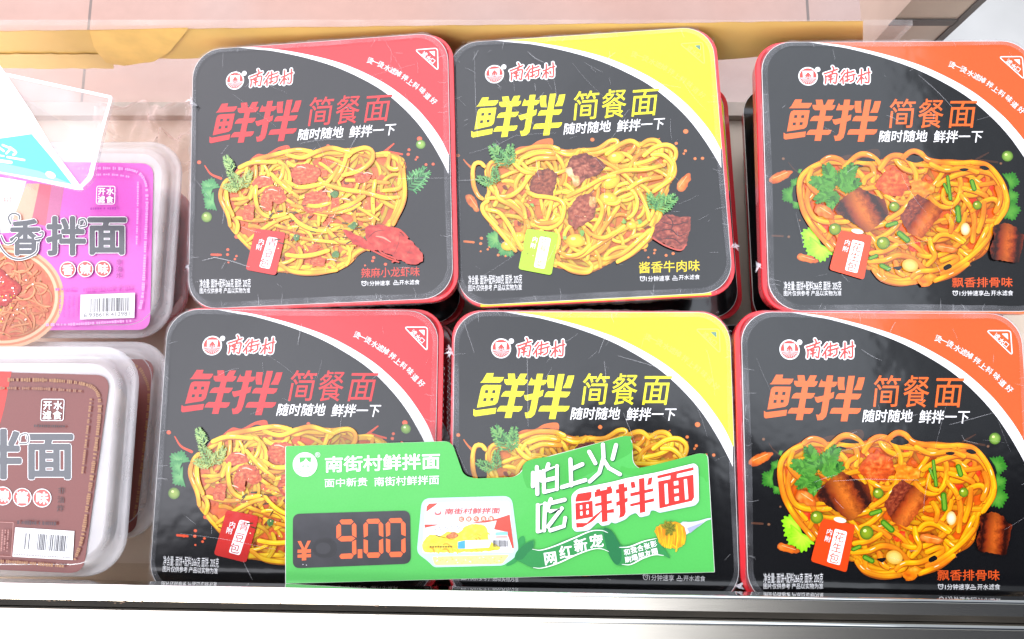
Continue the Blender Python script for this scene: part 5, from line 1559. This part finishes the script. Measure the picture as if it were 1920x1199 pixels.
# the brown pair
root, lo, m, zp = tray_at('clear noodle tray with brown label, half covered by the brown tray above it', 307, 641, 1012, .070, .178, 'plastic noodle trays')
z = zoom(.39216, 0, 640)
brown = C(132, 72, 66)
a = Art(m, zp, 4e-6)
a.poly(rounded([(-150, 672), (290, 674), (254, 1002), (-150, 1000)], 26, 8), brown); a.up(4)
edge_marks(a, z((560, 120), (650, 118), (690, 170), (712, 260), (690, 500), (660, 740), (640, 850)), C(160, 115, 75), rn, 6)
a.build('label_sheet', LABEL, lo)
root, lo, m, zp = tray_at('topmost clear noodle tray with brown label, nearest the left corner', 247, 650, 1082, .116, .178, 'plastic noodle trays', zb=.0795)
a = Art(m, zp, 4e-6)
a.poly(rounded([(-150, 694), (207, 704), (156, 1076), (-150, 1062)], 28, 8), brown); a.up(4)
a.poly(z((-300, 140), (55, 146), (20, 320), (0, 395), (-300, 500)), C(225, 60, 50))
outlined(a, '拌', *z((-150, 425))[0], *z((98, 655))[0], (0.10, 0.105, 0.115), WHITE, 2.6); outlined(a, '面', *z((132, 450))[0], *z((345, 655))[0], (0.10, 0.105, 0.115), WHITE, 2.8)
for w_, cc in ((5.4, WHITE), (2.4, (0.10, 0.105, 0.115))):
    a.stroke(z((95, 490), (135, 485), (132, 445), (100, 450), (95, 475)), w_, cc)
a.up(4)
roundels(a, list(zip('辣酱味', z((15, 740), (108, 747), (203, 750)))), 16)
stamp(a, *z((196, 278))[0], *z((304, 380))[0], 2.0)
for i, ch in enumerate('非油炸'):
    a.char(ch, z((296 - 3 * i, 715 + 42 * i))[0], 14, 0, (0.055, 0.035, 0.035))
barcode(a, z((76, 890), (358, 908), (350, 1046), (62, 1030)), rn, '')
edge_marks(a, z((70, 1018), (345, 1036)), (.35, .33, .33), rn, 3)
soft = C(172, 124, 84)
edge_marks(a, z((40, 185), (250, 188), (400, 205), (465, 240), (480, 330), (455, 560), (420, 800), (395, 950), (360, 1050)), soft, rn, 8)
edge_marks(a, z((0, 225), (200, 228), (400, 240)), C(160, 110, 80), rn, 6); edge_marks(a, z((440, 275), (420, 450), (398, 640)), soft, rn, 5); edge_marks(a, z((0, 1050), (150, 1060), (320, 1075)), soft, rn, 7)
edge_marks(a, z((170, 405), (320, 408)), (0.05, .03, .03), rn, 5); edge_marks(a, z((90, 865), (280, 872)), (0.06, .03, .035), rn, 8)
fr = z((-120, 860), (72, 866), (62, 1028), (-120, 1020)); a.stroke(fr + [fr[0]], 1.2, C(205, 150, 140), smoothp=False, cap=False)
for i in range(3):
    edge_marks(a, z((35 + 14 * i - 14, 900), (28 + 14 * i - 14, 1010)), C(185, 130, 120), rn, 3)
a.build('label_sheet', LABEL, lo)

# ------------------------------------------------------------------ acrylic sign holder
zs_ = .150
o0 = at(0, 250, zs_)
hold = empty('sign_holder', 'clear acrylic sign holder with white and turquoise card above the magenta tray', 'sign holder', loc=o0)


def mh(p):
    q = at(p[0], p[1], zs_) - o0
    return (q.x, q.y)


pl = rounded([(-60, 122), (212, 181), (190, 262), (174, 335), (150, 358), (-60, 312)], [1, 5, 1, 8, 8, 1], 4)
b = MB(); b.prism([mh(p) for p in pl], -.003, 0.0, ACRYL); b.build('plate', hold)
b = MB()
for i in range(len(pl)):
    p, q = pl[i], pl[(i + 1) % len(pl)]
    pass
inner_ = rounded([(-52, 130), (206, 185), (183, 262), (166, 331), (147, 351), (-52, 306)], [1, 4, 1, 6, 6, 1], 4)
rim = [mh(p) for p in pl]; rin = [mh(p) for p in inner_]
n_ = len(rim)
vs = [(x, y, .0004) for x, y in rim] + [(x, y, .0004) for x, y in rin]
b.add(vs, [(i, (i + 1) % n_, n_ + (i + 1) % n_, n_ + i) for i in range(n_)], ACRYLE)
b.build('edge', hold)
a = Art(mh, .0008, 4e-6)
a.poly([(-60, 80), (-4, 116), (16, 145), (62, 214), (104, 285), (158, 357), (140, 356), (-60, 312)], WHITE); a.up(5)
zz = zoom(.22514, 0, 100)
a.poly(zz((-300, 720), (0, 716), (270, 678), (440, 880), (606, 1096), (300, 1040), (0, 990), (-300, 950)), C(92, 220, 226)); a.up(3); a.poly(zz((-300, 905), (0, 915), (330, 985), (470, 1040), (606, 1096), (300, 1040), (0, 990), (-300, 950)), C(150, 234, 238)); a.up(3)
a.ell(zz((428, 1018))[0], 10, 6, WHITE, .4)
for s, w_ in (([(30, 770), (90, 800), (60, 840)], 4), ([(90, 790), (140, 830), (120, 850)], 5), ([(0, 790), (40, 820)], 4), ([(70, 870), (210, 895)], 4), ([(0, 855), (40, 862)], 3), ([(0, 900), (100, 915)], 6)):
    a.stroke(zz(*s), w_, WHITE)
a.build('sign_sheet', LABEL, hold)
b = MB(); q0 = mh((-56, 200)); b.box((q0[0] - .003, q0[1] - .03, -zs_ + .0006), (q0[0], q0[1] + .03, -.003), ACRYL); b.build('leg', hold)


# ------------------------------------------------------------------ counter
def struct(o, kind='structure'):
    o['kind'] = kind
    return o


SHELF = plain('pale_shelf_board', (0.72, 0.60, 0.48), 0.35, 0.4, var=0.14, scale=14, bmp=0.0004, bscale=30)
STEEL = plain('worn_steel', (0.80, 0.73, 0.62), 0.22, 0.5, metal=1.0, var=0.10, scale=9, bmp=0.00012, bscale=70, stretch=(0.25, 3, 3))
STEELP = plain('polished_steel', (0.72, 0.71, 0.68), 0.08, 0.5, metal=1.0, var=0.05, scale=20, bmp=0.0001, bscale=30)
GROOVE = plain('dirty_groove', (0.035, 0.030, 0.022), 0.6, 0.3, var=0.5, scale=60, stretch=(0.4, 2, 2))
POSTM = plain('brown_steel', (0.50, 0.43, 0.36), 0.35, 0.5, metal=0.5, var=0.2, scale=12)
DARKM = plain('dark_strip', (0.10, 0.098, 0.095), 0.5)
RUST = plain('rust', (0.20, 0.12, 0.07), 0.8, var=.5, scale=400)
TAPE = plain('brown_packing_tape', (0.74, 0.49, 0.145), 0.3, 0.4, coat=0.1, var=0.08, scale=25, bmp=0.0001, bscale=40)
TAPEL = plain('pale_packing_tape', (0.80, 0.55, 0.20), 0.3, 0.4, coat=0.1, var=0.08, scale=25, bmp=0.0001, bscale=40)
YB = 0.273
counter = empty('display_counter', 'steel framed display counter with cream shelf and glass back under the boxes', 'display counter', loc=(0, 0, 0))
b = MB(); b.box((-.75, -.125, -.02), (.80, YB + .004, 0.0), SHELF); b.build('shelf', counter)
b = MB(); xr_ = at_wall(1700, 60, YB).x
b.box((-.75, YB, 0.0002), (xr_, YB + .004, .126), GLASS); b.build('back_pane', counter)
b = MB(); b.box((-.75, YB - .012, 0.0003), (xr_, YB - .0005, .010), plain('cream_bead', (0.42, 0.35, 0.29), 0.4)); b.build('back_bead', counter)
# front rail, a stepped steel profile
rail = bpy.data.objects.new('front_rail', None)
bpy.data.objects.remove(rail)
yaw = math.radians(-0.97)
ZR = ZL + .0165


def wedge(b, ya, yb, zlow, za, zb, m):
    """bar along x whose top falls towards the front"""
    pr = [(ya, zlow), (yb, zlow), (yb, zb), (ya, za)]
    b.loft([[(-.8, y, z) for y, z in pr], [(.85, y, z) for y, z in pr]], m)


def yrow(row, z):
    return at(960, row, z).y


b = MB(); y0 = yrow(1109, ZR); y1 = yrow(1141, ZR); y2 = yrow(1156, ZR); y3 = yrow(1167, ZR)
wedge(b, y1, y0 - .0025, ZR - .010, ZR - .0016, ZR - .0003, STEEL)
railo = b.build('front_rail', counter)
railo.rotation_euler = (0, 0, yaw)
def half_round(b, ya, yb, zlow, ztop, m):
    c_, r_ = (ya + yb) / 2, (yb - ya) / 2
    pr = [(ya, zlow), (yb, zlow)] + [(c_ + r_ * math.cos(t * math.pi / 10), ztop - r_ * .8 + r_ * .8 * math.sin(t * math.pi / 10)) for t in range(11)]
    b.loft([[(-.8, y, z) for y, z in pr], [(.85, y, z) for y, z in pr]], m, True, True, False)


b = MB(); half_round(b, y0 - .0024, y0, ZR - .0115, ZR + .0009, STEELP); o = b.build('rail_lip', railo)
b = MB(); b.box((-.8, y2, ZR - .012), (.85, y1 - .0003, ZR - .0062), GROOVE); b.build('rail_groove', railo)
b = MB(); half_round(b, y3, y2 - .0003, ZR - .012, ZR + .0006, STEELP); b.build('rail_edge', railo)
b = MB(); wedge(b, y3 - .09, y3 - .0003, ZR - .045, ZR - .0145, ZR - .0016, STEEL); b.build('rail_ledge', railo)
b = MB(); b.box((-.8, y1 - .004, .0), (.85, y1, ZR - .0122), STEEL); b.build('front_wall', railo)
rb = MB(); rr_ = random.Random(4)
for X, Y, n_, sp in ((45, 1120, 9, 26), (120, 1125, 14, 70), (250, 1128, 14, 90), (420, 1131, 8, 120), (700, 1137, 6, 160)):
    for k in range(n_):
        p = at(X + rr_.gauss(0, sp * .5), Y + rr_.gauss(0, 1.6) , ZR - .0012); r = rr_.uniform(.00012, .0006)
        pts = [(p.x + r * 1.8 * math.cos(t) * rr_.uniform(.6, 1.2), p.y + r * .6 * math.sin(t) * rr_.uniform(.6, 1.2)) for t in (0, 1.05, 2.1, 3.14, 4.2, 5.2)]
        rb.add([(x, y, ZR + .0002 - .0016 * min(1, max(0, (y0 - y) / (y0 - y1)))) for x, y in pts], [tuple(range(6))], RUST)
RUSTO = rb.build('rust_specks', counter)
# corner post
pb = at(1672, 92, 0.0)
post = MB(); w_ = .024
post.box((pb.x - w_, pb.y - .004, 0.0005), (pb.x + w_, pb.y + .05, .20), POSTM); po = post.build('corner_post', counter)
q = MB(); q.box((pb.x - w_ - .001, pb.y - .0052, .045), (pb.x + w_ + .001, pb.y - .0043, .053), DARKM); q.box((pb.x + w_ + .0003, pb.y - .0052, .0), (pb.x + w_ + .006, pb.y + .01, .20), DARKM); q.build('post_dark_strips', po)  # dark strips across the post front and down its right side

# tapes on the pane
def tape_obj(name, pts, mat, label, y, wob=.0002, seed=0):
    b = MB(); n = 60
    # pts: (x, top, bottom) in photo pixels along the strip
    vs = []; fs = []
    for i, (x, t, bt) in enumerate(pts):
        p = at_wall(x, t, y); q = at_wall(x, bt, y)
        for k in range(4):
            u = k / 3; v = p.lerp(q, u); dz = wob * noise.noise(Vector((v.x * 30, u * 3, seed)))
            vs.append((v.x, v.y + dz, v.z))
    for i in range(len(pts) - 1):
        for k in range(3):
            a0 = i * 4 + k; fs.append((a0, a0 + 1, a0 + 5, a0 + 4))
    b.add(vs, fs, mat, True); nb = len(vs)
    vs2 = [(x, yy + .00025, zz_) for x, yy, zz_ in vs]
    b.add(vs2, [tuple(reversed(f)) for f in fs], mat, True)
    o = b.build(name); tag(o, label, 'packing tape', 'packing tape strips on the back pane')
    return o


def interp(x, tab):
    for (x0, v0), (x1, v1) in zip(tab, tab[1:]):
        if x <= x1:
            return v0 + (v1 - v0) * (x - x0) / (x1 - x0)
    return tab[-1][1]


rt = random.Random(9)
xs_ = [-60 + i * 24 for i in range(71)]
tape_obj('packing_tape', [(min(x, 1618), interp(x, [(-60, 60), (200, 57), (900, 48), (1618, 40)]) + rt.uniform(-.7, .7), interp(x, [(-60, 112), (400, 110), (850, 122), (1200, 122), (1440, 106), (1618, 100)]) + rt.uniform(-.7, .7)) for x in xs_ if x < 1640], TAPE, 'long brown packing tape strip along the top edge of the glass back pane', YB - .0012, seed=1)
tape_obj('packing_tape', [(x, 102 + rt.uniform(-1, 1), 129 + rt.uniform(-1, 1)) for x in range(-60, 226, 13)], TAPEL, 'short pale tape strip below the long brown tape at upper left', YB - .0022, seed=2)
tape_obj('packing_tape', [(168 + 8 * i, 58 - i * .22, interp(168 + 8 * i, [(168, 60), (178, 95), (200, 118), (230, 124), (290, 116), (318, 98), (352, 56)]) + rt.uniform(-.6, .6)) for i in range(24)], plain('bright_packing_tape', (0.84, 0.55, 0.15), 0.3, coat=.1, bmp=.0001, bscale=40), 'peeling bright yellow tape flap folded over the pane at upper left', YB - .0028, .0001, 3)

# crumpled pink bag behind the trays
def bag():
    b = MB(); nx, ny = 46, 22; vs = []; fs = []
    for j in range(ny):
        for i in range(nx):
            u, v = i / (nx - 1), j / (ny - 1)
            P = at(165 + 225 * u, 190 + 120 * v, .02)
            e = min(u, v, 1 - u, 1 - v)
            h = noise.noise(Vector((u * 5, v * 4, 1.7))) * .016 + abs(noise.noise(Vector((u * 9 + 4, v * 7, 4.1)))) * .018
            r = 0.012 + max(0, h) * min(1, e * 9)
            wx = noise.noise(Vector((u * 4, v * 4, 9.0))) * .008
            vs.append((P.x + wx, P.y + wx * .8 + (.010 * noise.noise(Vector((u * 6, 3.0, v * 2)))), r))
    for j in range(ny - 1):
        for i in range(nx - 1):
            a0 = j * nx + i; fs.append((a0, a0 + nx, a0 + nx + 1, a0 + 1))
    b.add(vs, fs, BAGM, True)
    o = b.build('plastic_bag'); tag(o, 'crumpled pinkish clear plastic bag on the shelf behind the magenta tray', 'plastic bag')


bag()

# ------------------------------------------------------------------ floor of the street
ZF = -0.80
xa = at(168, 30, ZF).x; xb = at(1515, 30, ZF).x
fm, t, p = principled('stone_tiles')
tc = t.nodes.new('ShaderNodeTexCoord'); mp = t.nodes.new('ShaderNodeMapping'); mp.inputs['Location'].default_value = (-xa, 0.37, 0)
t.links.new(tc.outputs['Object'], mp.inputs[0])
bk = t.nodes.new('ShaderNodeTexBrick'); bk.offset = 0.0; bk.inputs['Scale'].default_value = 1.0; bk.inputs['Brick Width'].default_value = xb - xa; bk.inputs['Row Height'].default_value = 1.4
bk.inputs['Mortar Size'].default_value = .003; bk.inputs['Mortar Smooth'].default_value = .2
bk.inputs['Color1'].default_value = (0.41, 0.245, 0.195, 1); bk.inputs['Color2'].default_value = (0.41, 0.245, 0.195, 1); bk.inputs['Mortar'].default_value = (0.17, 0.12, 0.10, 1)
t.links.new(mp.outputs[0], bk.inputs['Vector'])
n0 = noisetex(t, 1.1, 3); n1 = noisetex(t, 3.5, 6); n2 = noisetex(t, 40, 4)
mx = t.nodes.new('ShaderNodeMix'); mx.data_type = 'RGBA'; mx.blend_type = 'MULTIPLY'; mx.inputs[0].default_value = 1
v = M(t, 'ADD', M(t, 'ADD', M(t, 'MULTIPLY', n1, .35), M(t, 'MULTIPLY', n2, .15)), .76); cb = t.nodes.new('ShaderNodeCombineColor')
for i in range(3):
    t.links.new(v, cb.inputs[i])
pk = t.nodes.new('ShaderNodeMix'); pk.data_type = 'RGBA'; pk.blend_type = 'MULTIPLY'
t.links.new(smooth(t, n0, .4, .62), pk.inputs[0]); t.links.new(bk.outputs[0], pk.inputs[6]); pk.inputs[7].default_value = (1.0, 1.26, 1.42, 1)
t.links.new(pk.outputs[2], mx.inputs[6]); t.links.new(cb.outputs[0], mx.inputs[7]); t.links.new(mx.outputs[2], p.inputs['Base Color'])
p.inputs['Roughness'].default_value = 0.45
b = MB(); b.box((-30, -30, ZF - .1), (30, 30, ZF), fm); fo = struct(b.build('floor'))
pv = at(1700, 40, ZF + .004)
b = MB(); b.box((pv.x, -8, ZF + .0005), (pv.x + 8, 20, ZF + .006), plain('pale_sky_sheen', (0.40, 0.405, 0.39), 0.3, var=.12, scale=6)); struct(b.build('floor_sheen'))  # added pale slab, its colour stands in for sky reflected in the floor
